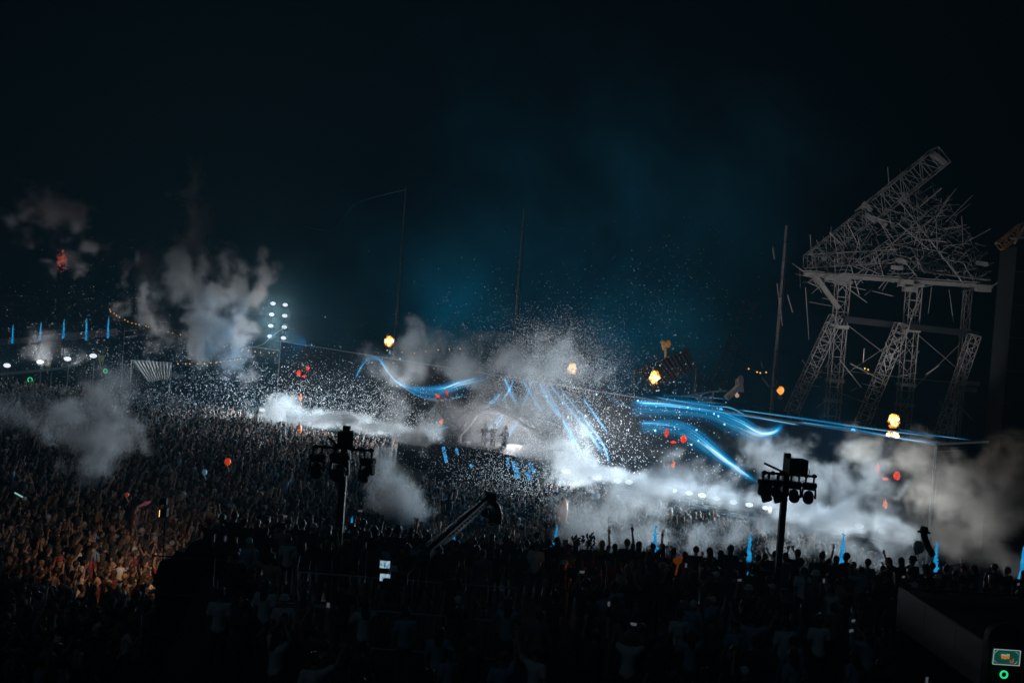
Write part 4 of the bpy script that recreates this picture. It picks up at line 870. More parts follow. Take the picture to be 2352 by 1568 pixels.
def body_mesh(pose):
    b = MB(); J = jnt(pose)
    b.capsule((0, 0, .95), (0, 0, 1.12), .135, .125).capsule((0, 0, 1.12), (0, .0, 1.36), .125, .14).capsule((-.1, 0, 1.38), (.1, 0, 1.38), .10).capsule((-.07, 0, .92), (.07, 0, .92), .11)
    b.capsule((0, 0, 1.44), HEADC + Vector((0, -.01, -.08)), .058, .055)
    b.sphere(HEADC, (.078, .096, .118), 16, 12).sphere(HEADC + Vector((0, .035, -.06)), (.056, .06, .06), 10, 8).capsule(HEADC + Vector((0, .09, .005)), HEADC + Vector((0, .112, -.03)), .012, .017, 6)
    b.sphere(HEADC + Vector((0, .088, -.06)), (.026, .012, .012), 8, 6).capsule(HEADC + Vector((-.04, .082, .022)), HEADC + Vector((.04, .082, .022)), .014, .014, 6)
    for s in (-1, 1): b.sphere(HEADC + Vector((s * .082, 0, -.01)), (.014, .025, .034), 8, 6)
    for s in (-1, 1):
        sh, e, w_, t_ = J[s]; b.capsule((s * .06, 0, 1.42), sh, .07, .068).capsule(sh, e, .056, .044).capsule(e, w_, .044, .029)
        dr = (t_ - w_).normalized(); n_ = dr.cross(Vector((0, 1, 0)));
        if n_.length < .2: n_ = Vector((1, 0, 0))
        n_.normalize(); cu = n_.cross(dr)
        for f in (-.02, 0, .02): b.capsule(w_ + dr * .02 + n_ * f * .6, w_ + dr * .085 + n_ * f, .017, .016, 6)
        for i, (o_, L) in enumerate(((-.030, .062), (-.010, .078), (.011, .072), (.031, .055))):
            p = w_ + dr * .09 + n_ * o_; q_ = p + dr * L * .55 + n_ * o_ * .3; b.capsule(p, q_, .0115, .011, 6).capsule(q_, q_ + dr * L * .45 + cu * .018 + n_ * o_ * .3, .011, .0095, 6)
        p = w_ + dr * .04 + n_ * -.028 * s; q_ = p + dr * .035 - n_ * .03 * s; b.capsule(p, q_, .014, .012, 6).capsule(q_, q_ + dr * .035 - n_ * .006 * s, .012, .01, 6)
        h_, k_, an, to = LEGS[s]; b.capsule(h_, k_, .085, .056).capsule(k_, an, .056, .038).capsule(an + Vector((0, -.02, -.04)), to, .04, .035)
    return remeshed(b, .0135, 'body', .42)
def shirt_mesh(pose):
    b = MB(); J = jnt(pose)
    b.capsule((0, 0, .93), (0, 0, 1.12), .152, .14).capsule((0, 0, 1.12), (0, 0, 1.36), .14, .156).capsule((-.1, 0, 1.385), (.1, 0, 1.385), .113).capsule((-.06, 0, .92), (.06, 0, .92), .128)
    for s in (-1, 1):
        sh, e = J[s][:2]; b.capsule((s * .06, 0, 1.42), sh, .078, .08).capsule(sh, sh.lerp(e, .62), .07, .074)
    return remeshed(b, .024, 'shirt', .6, 2)
def trousers_mesh():
    b = MB(); b.capsule((-.07, 0, .88), (.07, 0, .88), .13)
    for s in (-1, 1): h_, k_, an, to = LEGS[s]; b.capsule(h_, k_, .10, .074).capsule(k_, an, .074, .062)
    return remeshed(b, .025, 'trousers', .6, 2)
def shoes_mesh(sd):
    b = MB()
    for s in (sd,): an, to = LEGS[s][2:]; b.capsule(an + Vector((0, -.03, -.035)), to + Vector((0, .02, 0)), .052, .045)
    return remeshed(b, .02, 'shoe', .8, 2)
def hair_mesh(kind):
    b = MB()
    if kind in ('short', 'long', 'bun', 'curly'):
        b.sphere(HEADC + Vector((0, -.026, .032)), (.104, .108, .116), 14, 10)
    if kind == 'long': b.capsule(HEADC + Vector((0, -.07, 0)), HEADC + Vector((0, -.10, -.25)), .082, .09).capsule(HEADC + Vector((-.05, -.06, -.1)), HEADC + Vector((-.06, -.06, -.25)), .05, .04).capsule(HEADC + Vector((.05, -.06, -.1)), HEADC + Vector((.06, -.06, -.25)), .05, .04)
    if kind == 'bun': b.sphere(HEADC + Vector((0, -.06, .14)), .055, 10, 8)
    if kind == 'curly':
        r2 = random.Random(3)
        for k in range(26): a, e = r2.uniform(0, 6.28), r2.uniform(-.2, 1.5); b.sphere(HEADC + Vector((math.cos(a) * math.cos(e) * .11, -.02 + math.sin(a) * math.cos(e) * .11, .03 + math.sin(e) * .11)), r2.uniform(.03, .05), 7, 5)
    if kind == 'cap': b.sphere(HEADC + Vector((0, -.008, .035)), (.092, .105, .1), 14, 10).box(HEADC + Vector((0, .12, .045)), (.13, .12, .025))
    if kind == 'hat': b.tube(HEADC + Vector((0, -.01, .035)), HEADC + Vector((0, -.01, .06)), .165, .12, 16).tube(HEADC + Vector((0, -.01, .05)), HEADC + Vector((0, -.01, .155)), .112, .092, 14)
    return remeshed(b, .018 if kind != 'curly' else .015, kind, .7, 1)
def simple_mat(name, col, r=.8): return mat(name, col, r, 0, .18, 9)
SKINS = [simple_mat('skin_' + n_, c, .55) for n_, c in (('light', (.42, .25, .18)), ('tan', (.32, .18, .12)), ('brown', (.14, .075, .05)))]
HAIRS = [('dark', simple_mat('hair_dark', (.012, .009, .008), .5)), ('brown', simple_mat('hair_brown', (.045, .026, .015), .5)), ('blond', simple_mat('hair_blond', (.25, .17, .08), .5))]
SHIRTS = [('white', simple_mat('shirt_white', (.62, .62, .62)), 3), ('pale blue', simple_mat('shirt_blue', (.22, .36, .48)), 2), ('grey', simple_mat('shirt_grey', (.16, .16, .17)), 3), ('black', simple_mat('shirt_black', (.014, .014, .016)), 9), ('dark green', simple_mat('shirt_green', (.03, .07, .045)), 3), ('navy', simple_mat('shirt_navy', (.018, .028, .06)), 5), ('dark red', simple_mat('shirt_red', (.10, .02, .018)), 2), ('beige', simple_mat('shirt_beige', (.36, .30, .22)), 1)]
TROUS = [simple_mat('trousers_black', (.012, .012, .014)), simple_mat('trousers_denim', (.03, .045, .075)), simple_mat('trousers_khaki', (.13, .11, .075))]
M_SHOE = simple_mat('shoes', (.05, .05, .05))
HATM = [('white', simple_mat('hat_white', (.6, .6, .6))), ('black', simple_mat('hat_black', (.015, .015, .015))), ('red', simple_mat('hat_red', (.3, .03, .03)))]
BODY = [body_mesh(p) for p in POSES]; SHIRT = [shirt_mesh(p) for p in POSES]; TRO = trousers_mesh(); SHO = [shoes_mesh(-1), shoes_mesh(1)]
HAIR = {k: hair_mesh(k) for k in ('short', 'long', 'bun', 'curly', 'cap', 'hat')}
STAGE_C = Vector((0, 68, 0))
pr_ = random.Random(21)
def child(name, me, par, m):
    o = bpy.data.objects.new(name, me); COL.objects.link(o); o.parent = par
    o.material_slots[0].link = 'OBJECT'; o.material_slots[0].material = m; return o
phones = []
M_PHONE = mat('phone_case', (.01, .01, .012), .3); M_PSCR = mat('phone_screen', (.3, .4, .5), .3, 0, .2, 30, emit=(.5, .6, .7), estr=.10)
PHB = MB().box((0, 0, 0), (.078, .010, .155)).build('tmp'); PHS = MB().box((0, -.007, 0), (.066, .003, .135)).build('tmp2')
phb_me, phs_me = PHB.data, PHS.data; bpy.data.objects.remove(PHB); bpy.data.objects.remove(PHS)
phb_me.materials.append(M_PHONE); phs_me.materials.append(M_PSCR)
def add_person(x, y, z, pose, place, scale=None, yaw=None, shirt=None):
    sn, sm, _ = shirt or pr_.choices(SHIRTS, [s[2] for s in SHIRTS])[0]
    hk = pr_.choices(['short', 'long', 'bun', 'curly', 'cap', 'hat'], [8, 6, 2, 2, 2, 2])[0]; hn, hm = pr_.choice(HAIRS[:2] if pr_.random() < .8 else HAIRS)
    if hk in ('cap', 'hat'): hn, hm = pr_.choice(HATM)
    head = {'short': 'short %s hair', 'long': 'long %s hair', 'bun': '%s hair in a bun', 'curly': 'curly %s hair', 'cap': 'a %s cap', 'hat': 'a %s bucket hat'}[hk] % hn
    lab = 'person, %s, %s top, %s %s' % (head, sn, POSES[pose][2], place)
    s = scale or pr_.gauss(1.0, .05); t_ = thing('person', lab, 'person', (x, y, z), 'people ' + place)
    if yaw is None:
        d = STAGE_C - Vector((x, y, 0)); yaw = math.atan2(-d.x, d.y) + pr_.gauss(0, .3)
    mir = pr_.random() < .5 and pose not in (4, 5); t_.rotation_euler = (0, 0, yaw); t_.scale = (-s if mir else s, s, s)
    child('body', BODY[pose], t_, pr_.choices(SKINS, [6, 3, 1])[0]); child('shirt', SHIRT[pose], t_, sm); child('trousers', TRO, t_, pr_.choice(TROUS)); child('shoe', SHO[0], t_, M_SHOE); child('shoe', SHO[1], t_, M_SHOE)
    child('hair' if hk not in ('cap', 'hat') else ('cap' if hk == 'cap' else 'bucket_hat'), HAIR[hk], t_, hm)
    if pose in (4, 5) and pr_.random() < .7:
        J = jnt(POSES[pose]); h_ = (J[-1][3] + J[1][3]) / 2 if pose == 4 else J[1][3]
        lp = h_ + Vector((0, .035, .06)); wp = Matrix.Rotation(yaw, 3, 'Z') @ (lp * s) + Vector((x, y, z))
        ph_ = thing('phone', 'black phone held ' + ('up at face height' if pose == 4 else 'high over the heads') + ' by a person ' + place, 'phone', wp, 'phones held up by the crowd')
        ph_.rotation_euler = (0, R(90) if pr_.random() < .45 else 0, yaw)
        for nm, me in (('case', phb_me), ('screen', phs_me)):
            o = bpy.data.objects.new(nm, me); COL.objects.link(o); o.parent = ph_
    return t_
placed = []
def ok(x, y, r):
    for a, b in placed:
        if (a - x) ** 2 + (b - y) ** 2 < r * r: return False
    return True
NP_ = 0
# front edge of the terrace: the row seen in silhouette
x = -8.7
while x < 18.5:
    yy = 30.2 + (x + 9) * .045 + pr_.uniform(-.25, .3)
    pose = pr_.choices(range(11), [10, 1.2, 2, 1, 2, 1.6, .8, 1, 1.2, .6, .8])[0]
    if x > 0.5: pose = pr_.choices(range(11), [17, .3, 1.2, 1.2, 2.4, 2.0, .5, 1.4, 2.6, .3, 1.4])[0]
    add_person(x, yy, TZ, pose, 'at the terrace edge', pr_.gauss(1.0, .05), shirt=SHIRTS[pr_.choice((3, 3, 3, 5, 5, 2, 4))]); placed.append((x, yy)); NP_ += 1; x += pr_.uniform(.28, .44)
for tries in range(20000):
    if NP_ >= 240: break
    x = pr_.uniform(-8.2, 18); y = 30.1 - abs(pr_.gauss(0, 1)) * 5.5
    if y < 17.2 or abs(x) > .53 * y + 1 or x < -8.2 + (30 - y) * .27: continue
    if -5.8 < x < 1.2 and 23.7 < y < 27.6: continue
    if x > 9.2 and y < 26.5: continue
    if abs(x - P(797, 1300, 28.5).x) < .5 and abs(y - 28.5) < .5 or abs(x - P(1800, 1300, 29).x) < .5 and abs(y - 29) < .5: continue
    if x < -7.2 and y < 30: continue
    if not ok(x, y, .52 if y > 27 else .64): continue
    pl_ = 'in the packed terrace rows' if y > 27.7 else ('by the scaffold' if x < -5.5 else ('beside the kiosk' if x > 7.5 else ('behind the camera pen' if y < 23.8 and x < 1.5 else 'in the middle terrace')))
    pose = pr_.choices(range(11), [14, .4, .8, .5, 1.4, .6, .3, 2, 1.5, .2, .3])[0]
    sh = None
    if y < 26 and pr_.random() < .34: sh = SHIRTS[pr_.choice((0, 1, 1))]
    add_person(x, y, TZ, pose, pl_, shirt=sh); placed.append((x, y)); NP_ += 1
for x, y in ((-2.6, 25.6), (-1.1, 26.2)): add_person(x, y, TZ, 0, 'inside the camera pen'); NP_ += 1
# nearest people of the field on the left
nf = 0
for tries in range(20000):
    if nf >= 62: break
    y = pr_.uniform(24.5, 34.5); x = pr_.uniform(-.55 * y - .3, -9.9)
    if y < 33 and x > -9.9 - max(0, 31.5 - y) * .0: continue
    if y > 30 and x > -10.9: continue
    if not ok(x, y, .5): continue
    pl_ = 'in warm scaffold light' if y > 30.5 else 'in the dark field crowd'
    pose = pr_.choices(range(11), [9, .6, 1.2, .8, 1.5, .6, .5, 1, 2.5, .3, .8])[0]
    d = STAGE_C - Vector((x, y, 0)); add_person(x, y, 0, pose, pl_, yaw=math.atan2(-d.x, d.y) - pr_.uniform(.1, 1.0)); placed.append((x, y)); nf += 1

# ------------------------------------------------------------------ the rest of the crowd: one mass of real figures
def cube_sphere(c, r):
    pts = []; fcs = []; idx = {}
    for ax in range(3):
        for s in (-1, 1):
            for i in range(2):
                for j in range(2):
                    q_ = []
                    for (di, dj) in ((0, 0), (1, 0), (1, 1), (0, 1)):
                        v = [0, 0, 0]; v[ax] = s; v[(ax + 1) % 3] = (i + di) - 1; v[(ax + 2) % 3] = (j + dj) - 1
                        k = tuple(v)
                        if k not in idx:
                            w_ = Vector(v).normalized(); idx[k] = len(pts); pts.append((c[0] + w_.x * r[0], c[1] + w_.y * r[1], c[2] + w_.z * r[2]))
                        q_.append(idx[k])
                    fcs.append(tuple(q_ if s > 0 else q_[::-1]))
    return pts, fcs
def low_template(pose, hair):
    V = []; Fc = []; Rg = []
    def add(vs, fs, reg):
        n0 = len(V); V.extend([tuple(v) for v in vs]); Fc.extend([tuple(i + n0 for i in f) for f in fs]); Rg.extend([reg] * len(fs))
    def tb(a, b, r0, r1, reg, n=5):
        m_ = MB().tube(a, b, r0, r1, n, False); add(m_.v, m_.f, reg)
    J = jnt(pose)
    rings = [(.86, .16, .12), (1.1, .145, .11), (1.32, .19, .125), (1.45, .17, .10), (1.50, .06, .06)]; n = 7; vs = []
    for z, rx, ry in rings: vs += [(rx * math.cos(6.2832 * k / n), ry * math.sin(6.2832 * k / n), z) for k in range(n)]
    add(vs, [(i * n + k, i * n + (k + 1) % n, (i + 1) * n + (k + 1) % n, (i + 1) * n + k) for i in range(len(rings) - 1) for k in range(n)], 1)
    tb((0, 0, 1.46), HEADC + Vector((0, 0, -.08)), .055, .05, 0)
    add(*cube_sphere(HEADC, (.09, .108, .13)), 0)
    add(*cube_sphere(HEADC + Vector((0, -.03, .035)), (.102, .105, .118)), 3)
    if hair == 'long': tb(HEADC + Vector((0, -.08, .02)), HEADC + Vector((0, -.11, -.26)), .095, .085, 3)
    for s in (-1, 1):
        sh, e, w_, t_ = J[s]; m_ = sh.lerp(e, .6); tb(sh, m_, .07, .062, 1); tb(m_, e, .046, .045, 0); tb(e, w_, .045, .032, 0)
        add(*cube_sphere(w_.lerp(t_, .6), (.042, .035, .075)), 0)
        h_, k_, an, to = LEGS[s]; tb(h_, k_, .10, .07, 2, 4); tb(k_, an, .07, .05, 2, 4)
    return np.array(V, np.float32), np.array(Fc, np.int32), np.array(Rg, np.int32)
TEMPL = [low_template(p, h_) for p in POSES for h_ in ('short', 'long')]
crowd = []
cr_ = random.Random(77)
y = 24.5
while y < 100:
    sp = .54 if y < 50 else .66
    x = -.56 * y - 2
    while x < 24:
        px, py = x + cr_.uniform(-.2, .2), y + cr_.uniform(-.2, .2); x += sp
        if py < 34.8 and px > -.55 * py - .3 and py > 24.5 and px < -9.9:
            if not ok(px, py, .42): continue
        if px > -10.6 and py < 41: continue
        if px > -9.9 and py < 36.5: continue
        tr = (px - RA.x) / (RB.x - RA.x); ylim = RA.y + (RB.y - RA.y) * tr if tr > 0 else RA.y + 12 * min(1, -tr * 4)
        if py > ylim - 3.2 or px > 18: continue
        if (Vector((px, py, 0)) - (DJ + RN * 3)).length < 7.2 and True: continue
        if tr > .62 and py > ylim - 3.8 - (tr - .62) * 4: continue
        if cr_.random() < .06: continue
        crowd.append((px, py))
    y += sp * .92
Vs, Fs, Cs = [], [], []; off = 0
pal_shirt = np.array([[.5, .5, .5], [.15, .22, .32], [.09, .09, .10], [.015, .015, .018], [.02, .02, .022], [.02, .04, .035], [.015, .02, .045], [.015, .015, .025], [.16, .025, .02], [.20, .17, .13], [.02, .02, .022]]); pal_skin = np.array([[.30, .18, .13], [.24, .14, .10], [.12, .065, .045]]); pal_hair = np.array([[.012, .009, .008], [.03, .02, .012], [.05, .03, .02], [.2, .13, .06], [.3, .3, .3]]); pal_tr = np.array([[.012, .012, .014], [.03, .045, .07], [.1, .09, .06]])
wts = [13, .7, 1.3, .9, 2.0, .7, .5, 1.2, 2.2, .4, 1.0]
for px, py in crowd:
    pi = cr_.choices(range(11), wts)[0]; V, Fq, Rg = TEMPL[pi * 2 + (cr_.random() < .4)]
    dx, dy = STAGE_C.x - px, STAGE_C.y - py; yaw = math.atan2(-dx, dy) + cr_.gauss(-.15, .5); s = cr_.gauss(1.0, .06); z = 0.0
    if cr_.random() < .006 and py > 38: z = 1.0 * .75
    c, sn = math.cos(yaw) * s, math.sin(yaw) * s
    if cr_.random() < .5: V = V * np.array([-1, 1, 1], np.float32); Fq = Fq[:, ::-1]
    ln = cr_.gauss(0, .05)
    W_ = np.empty_like(V); W_[:, 0] = V[:, 0] * c - V[:, 1] * sn + px + ln * V[:, 2]; W_[:, 1] = V[:, 0] * sn + V[:, 1] * c + py; W_[:, 2] = V[:, 2] * s + z
    Vs.append(W_); Fs.append(Fq + off); off += len(V)
    cols = np.array([pal_skin[cr_.choices((0, 1, 2), (6, 3, 1))[0]], pal_shirt[cr_.randrange(11)], pal_tr[cr_.randrange(3)], pal_hair[cr_.choices(range(5), (5, 4, 3, 1.2, .8))[0]]]); Cs.append(cols[Rg])
Vs = np.concatenate(Vs); Fs = np.concatenate(Fs); Cs = np.concatenate(Cs)
me = bpy.data.meshes.new('crowd'); me.vertices.add(len(Vs)); me.vertices.foreach_set('co', Vs.ravel().astype(np.float32))
me.loops.add(Fs.size); me.loops.foreach_set('vertex_index', Fs.ravel().astype(np.int32)); me.polygons.add(len(Fs))
me.polygons.foreach_set('loop_start', np.arange(0, Fs.size, 4, dtype=np.int32)); me.polygons.foreach_set('loop_total', np.full(len(Fs), 4, np.int32))
me.update(calc_edges=True); me.polygons.foreach_set('use_smooth', np.ones(len(Fs), bool))
at = me.attributes.new('tint', 'FLOAT_COLOR', 'FACE'); c4 = np.ones((len(Cs), 4), np.float32); c4[:, :3] = Cs; at.data.foreach_set('color', c4.ravel())
mc = bpy.data.materials.new('crowd_cloth'); mc.use_nodes = True; nt = mc.node_tree; an_ = nt.nodes.new('ShaderNodeAttribute'); an_.attribute_name = 'tint'
nt.links.new(an_.outputs['Color'], nt.nodes['Principled BSDF'].inputs['Base Color']); nt.nodes['Principled BSDF'].inputs['Roughness'].default_value = .75
me.materials.append(mc); co = bpy.data.objects.new('crowd', me); COL.objects.link(co); tag(co, 'dense festival crowd filling the field before the stage', 'crowd', kind='stuff')
print('crowd', len(crowd), 'faces', len(Fs), 'people', NP_ + nf)
for x, y, lab in [(1110, 1012, 'dark figure with a hat behind the booth podium'), (1131, 1012, 'dark figure standing in the middle of the booth'), (1157, 1020, 'dark figure at the far side of the booth by the lamp glow')]:
    p = BQ(x, y + 22, -1.0); t_ = add_person(p.x, p.y, p.z - .25, 8, 'behind the booth podium', 1.12, yaw=math.atan2(-RN.x, RN.y), shirt=SHIRTS[3]); t_['label'] = lab

# ------------------------------------------------------------------ confetti
mcf = bpy.data.materials.new('white_paper'); mcf.use_nodes = True; nt = mcf.node_tree; nt.nodes.clear()
out = nt.nodes.new('ShaderNodeOutputMaterial'); df = nt.nodes.new('ShaderNodeBsdfDiffuse'); tl = nt.nodes.new('ShaderNodeBsdfTranslucent'); mxs = nt.nodes.new('ShaderNodeMixShader')
tcf = nt.nodes.new('ShaderNodeTexCoord'); nzf = nt.nodes.new('ShaderNodeTexNoise'); nzf.inputs['Scale'].default_value = .5; crf = nt.nodes.new('ShaderNodeMapRange'); crf.inputs['To Min'].default_value = .6; crf.inputs['To Max'].default_value = 1.0
nt.links.new(tcf.outputs['Object'], nzf.inputs['Vector']); nt.links.new(nzf.outputs['Fac'], crf.inputs['Value'])
for n_ in (df, tl): n_.inputs['Color'].default_value = (.85, .86, .88, 1); nt.links.new(crf.outputs[0], n_.inputs['Color'])
nt.links.new(df.outputs[0], mxs.inputs[1]); nt.links.new(tl.outputs[0], mxs.inputs[2]); mxs.inputs[0].default_value = .5; nt.links.new(mxs.outputs[0], out.inputs['Surface'])
def confetti(label, clusters, seed):
    rg = np.random.default_rng(seed); Vv = []
    for (x, y, sx, sy, rho, n, d0, d1, sz) in clusters:
        z1, z2 = rg.standard_normal(n), rg.standard_normal(n); X = x + sx * z1; Y = y + sy * (rho * z1 + math.sqrt(1 - rho * rho) * z2); D = rg.uniform(d0, d1, n)
        r = np.array([ray(0, 0), ray(1, 0), ray(0, 1)]); dirs = r[0][None] + X[:, None] * (r[1] - r[0])[None] + Y[:, None] * (r[2] - r[0])[None]
        pts = np.array([0, 0, CAMZ])[None] + dirs * (D / dirs[:, 1])[:, None]
        pts = pts[pts[:, 2] > .3]; k = len(pts)
        u = rg.standard_normal((k, 3)); u /= np.linalg.norm(u, axis=1)[:, None]; w_ = rg.standard_normal((k, 3)); w_ -= u * (u * w_).sum(1)[:, None]; w_ /= np.linalg.norm(w_, axis=1)[:, None]
        s = sz * .68 * rg.uniform(.55, 1.5, k)[:, None]; u = u * s; w_ = w_ * s * .6
        Vv.append(np.stack([pts - u - w_, pts + u - w_, pts + u + w_ * 1, pts - u + w_], 1).reshape(-1, 3))
    Vv = np.concatenate(Vv); n = len(Vv) // 4; me = bpy.data.meshes.new('confetti'); me.vertices.add(n * 4); me.vertices.foreach_set('co', Vv.ravel().astype(np.float32)); me.loops.add(n * 4); me.loops.foreach_set('vertex_index', np.arange(n * 4, dtype=np.int32))
    me.polygons.add(n); me.polygons.foreach_set('loop_start', np.arange(0, n * 4, 4, dtype=np.int32)); me.polygons.foreach_set('loop_total', np.full(n, 4, np.int32)); me.update(calc_edges=True); me.materials.append(mcf)
    o = bpy.data.objects.new('confetti', me); COL.objects.link(o); tag(o, label, 'confetti', kind='stuff')
confetti('dense burst of white paper confetti over the booth and screen', [(1280, 825, 80, 48, 0, 11500, 58, 68, .034), (1260, 910, 95, 75, 0, 9500, 57, 66, .034), (1180, 780, 120, 60, 0, 1300, 58, 70, .036), (1300, 1000, 100, 55, .4, 4200, 52, 57, .034), (1130, 960, 70, 50, 0, 1500, 55, 60, .034), (1550, 680, 75, 75, 0, 420, 55, 66, .04), (1530, 920, 80, 80, .3, 600, 50, 58, .034), (1250, 700, 200, 80, 0, 330, 58, 75, .04)], 1)
confetti('white paper confetti falling over the crowd before the booth', [(1190, 1095, 90, 40, .3, 3300, 50, 56, .03), (1240, 1150, 90, 45, 0, 900, 46, 52, .026), (1050, 1090, 90, 60, 0, 700, 46, 55, .028), (1600, 1130, 60, 40, 0, 350, 46, 50, .026)], 2)
confetti('white paper confetti drifting over the far field and floodlight tower', [(690, 940, 100, 38, .25, 4200, 68, 84, .042), (880, 950, 80, 40, .4, 3000, 62, 74, .04), (600, 880, 130, 45, 0, 1700, 75, 92, .046), (330, 845, 120, 45, .2, 2000, 80, 90, .045), (150, 770, 130, 60, 0, 900, 90, 100, .05), (400, 930, 150, 40, 0, 1700, 66, 84, .042), (650, 1030, 150, 60, 0, 900, 55, 65, .036), (250, 690, 120, 60, 0, 260, 90, 100, .05), (760, 870, 90, 50, 0, 450, 70, 84, .042)], 3)

# ------------------------------------------------------------------ smoke plumes: real density grids
def smoke(name, label, blobs, dens, nscale, amp, seed, vox=.22, color=(.9, .9, .92), aniso=.25, hard=.85, stretch=1.0):
    """blobs: (x, y, depth, rx_px, ry_px, rdepth_m, weight) -> density from soft blobs broken up by fractal noise"""
    bl = []
    for x, y, d, rx, ry, rd, wt in blobs: c = P(x, y, d); bl.append((c, Vector((rx / F * d, rd, ry / F * d)) * 1.22, wt * 1.08))
    lo = Vector((min(c[i] - r[i] * 1.25 for c, r, _ in bl) for i in range(3))); hi = Vector((max(c[i] + r[i] * 1.25 for c, r, _ in bl) for i in range(3)))
    lo.z = max(lo.z, .05); o0 = Vector(((lo.x + hi.x) / 2, (lo.y + hi.y) / 2, lo.z))
    m = bpy.data.materials.new(name); m.use_nodes = True; nt = m.node_tree; nt.nodes.clear(); mo_ = nt.nodes.new('ShaderNodeOutputMaterial'); pv = nt.nodes.new('ShaderNodeVolumePrincipled')
    pv.inputs['Color'].default_value = (*color, 1); pv.inputs['Density'].default_value = dens * 2.5; pv.inputs['Anisotropy'].default_value = aniso; pv.inputs['Density Attribute'].default_value = 'density'
    nt.links.new(pv.outputs[0], mo_.inputs['Volume'])
    tr_ = bpy.data.node_groups.new(name, 'GeometryNodeTree'); tr_.interface.new_socket('Geometry', in_out='INPUT', socket_type='NodeSocketGeometry'); tr_.interface.new_socket('Geometry', in_out='OUTPUT', socket_type='NodeSocketGeometry')
    N = tr_.nodes.new; L = tr_.links.new; go = N('NodeGroupOutput'); N('NodeGroupInput'); pos = N('GeometryNodeInputPosition')
    def vm(op, a, b=None):
        n_ = N('ShaderNodeVectorMath'); n_.operation = op
        for i, v in enumerate((a, b)):
            if v is None: continue
            if hasattr(v, 'default_value') or not isinstance(v, (Vector, tuple)): L(v, n_.inputs[i])
            else: n_.inputs[i].default_value = tuple(v)
        return n_.outputs['Value'] if op == 'LENGTH' else n_.outputs['Vector']
    def mt(op, a, b=None, c=None):
        n_ = N('ShaderNodeMath'); n_.operation = op
        for i, v in enumerate((a, b, c)):
            if v is None: continue
            if isinstance(v, (int, float)): n_.inputs[i].default_value = v
            else: L(v, n_.inputs[i])
        return n_.outputs[0]
    acc = None
    for c, r, wt in bl:
        q_ = vm('DIVIDE', vm('SUBTRACT', pos.outputs[0], c - o0), r); v = mt('MULTIPLY', mt('SUBTRACT', 1.0, vm('LENGTH', q_)), wt)
        acc = v if acc is None else mt('SMOOTH_MAX', acc, v, .25)
    wp = N('ShaderNodeTexNoise'); wp.inputs['Scale'].default_value = nscale * .6; wp.inputs['Detail'].default_value = 2
    pv2 = vm('ADD', pos.outputs[0], (seed * 13.1, seed * 7.7, seed * 3.3)); pv2 = vm('MULTIPLY', pv2, (1, 1, 1 / stretch)); L(pv2, wp.inputs['Vector'])
    warp = N('ShaderNodeVectorMath'); warp.operation = 'SCALE'; L(vm('SUBTRACT', wp.outputs['Color'], (.5, .5, .5)), warp.inputs[0]); warp.inputs['Scale'].default_value = 1.6 / nscale
    nz = N('ShaderNodeTexNoise'); nz.inputs['Scale'].default_value = nscale; nz.inputs['Detail'].default_value = 7; nz.inputs['Roughness'].default_value = .62
    L(vm('ADD', pv2, warp.outputs[0]), nz.inputs['Vector'])
    val = mt('ADD', acc, mt('MULTIPLY', mt('SUBTRACT', nz.outputs[0], .56), amp * 2.6))
    mr = N('ShaderNodeMapRange'); mr.interpolation_type = 'SMOOTHSTEP'; L(val, mr.inputs['Value']); mr.inputs['From Min'].default_value = 0.0; mr.inputs['From Max'].default_value = hard
    vc = N('GeometryNodeVolumeCube'); L(mt('MULTIPLY', mr.outputs['Result'], mt('MULTIPLY', mt('POWER', nz.outputs[0], 2.0), 3.4)), vc.inputs['Density']); vc.inputs['Min'].default_value = lo - o0; vc.inputs['Max'].default_value = hi - o0
    for ax, k in zip('XYZ', range(3)): vc.inputs['Resolution ' + ax].default_value = max(8, min(210, int((hi[k] - lo[k]) / (vox if k != 1 else vox * 1.5))))
    sm_ = N('GeometryNodeSetMaterial'); sm_.inputs['Material'].default_value = m; L(vc.outputs[0], sm_.inputs['Geometry']); L(sm_.outputs[0], go.inputs[0])
    vd = bpy.data.volumes.new('smoke'); o = bpy.data.objects.new('smoke', vd); COL.objects.link(o); o.location = o0; vd.materials.append(m)
    md = o.modifiers.new('density', 'NODES'); md.node_group = tr_; tag(o, label, 'smoke', kind='stuff'); return o
smoke('smoke_tall', 'tall grey smoke column billowing beside the floodlight tower', [(545, 800, 95, 42, 80, 3, 1), (520, 760, 95, 65, 60, 3.5, 1), (460, 745, 96, 80, 80, 4, .8), (560, 690, 94, 40, 60, 3, .95), (598, 625, 94, 38, 45, 2.5, .95), (430, 640, 96, 95, 75, 4, .85), (450, 530, 96, 45, 90, 3, .85), (452, 450, 96, 24, 60, 2, .6), (370, 610, 97, 50, 40, 3, .55), (555, 850, 94, 14, 30, 1.2, .7), (370, 710, 97, 45, 70, 3, .4), (500, 690, 95, 60, 60, 3, .8)], .24, .40, 1.75, 1, .18, color=(.88, .86, .86), stretch=1.25)
smoke('smoke_high_left', 'small grey smoke cloud high over the far stalls', [(130, 490, 92, 60, 45, 3, .9), (85, 475, 92, 40, 50, 3, .7), (170, 515, 92, 35, 30, 2, .8), (60, 520, 92, 40, 30, 2, .5)], .2, .4, 1.5, 2, .3)
smoke('smoke_red', 'small smoke puff tinted red by a flare over the far stalls', [(168, 595, 93, 42, 36, 2, .9), (200, 560, 93, 45, 25, 2, .6)], .2, .5, 1.4, 3, .25)
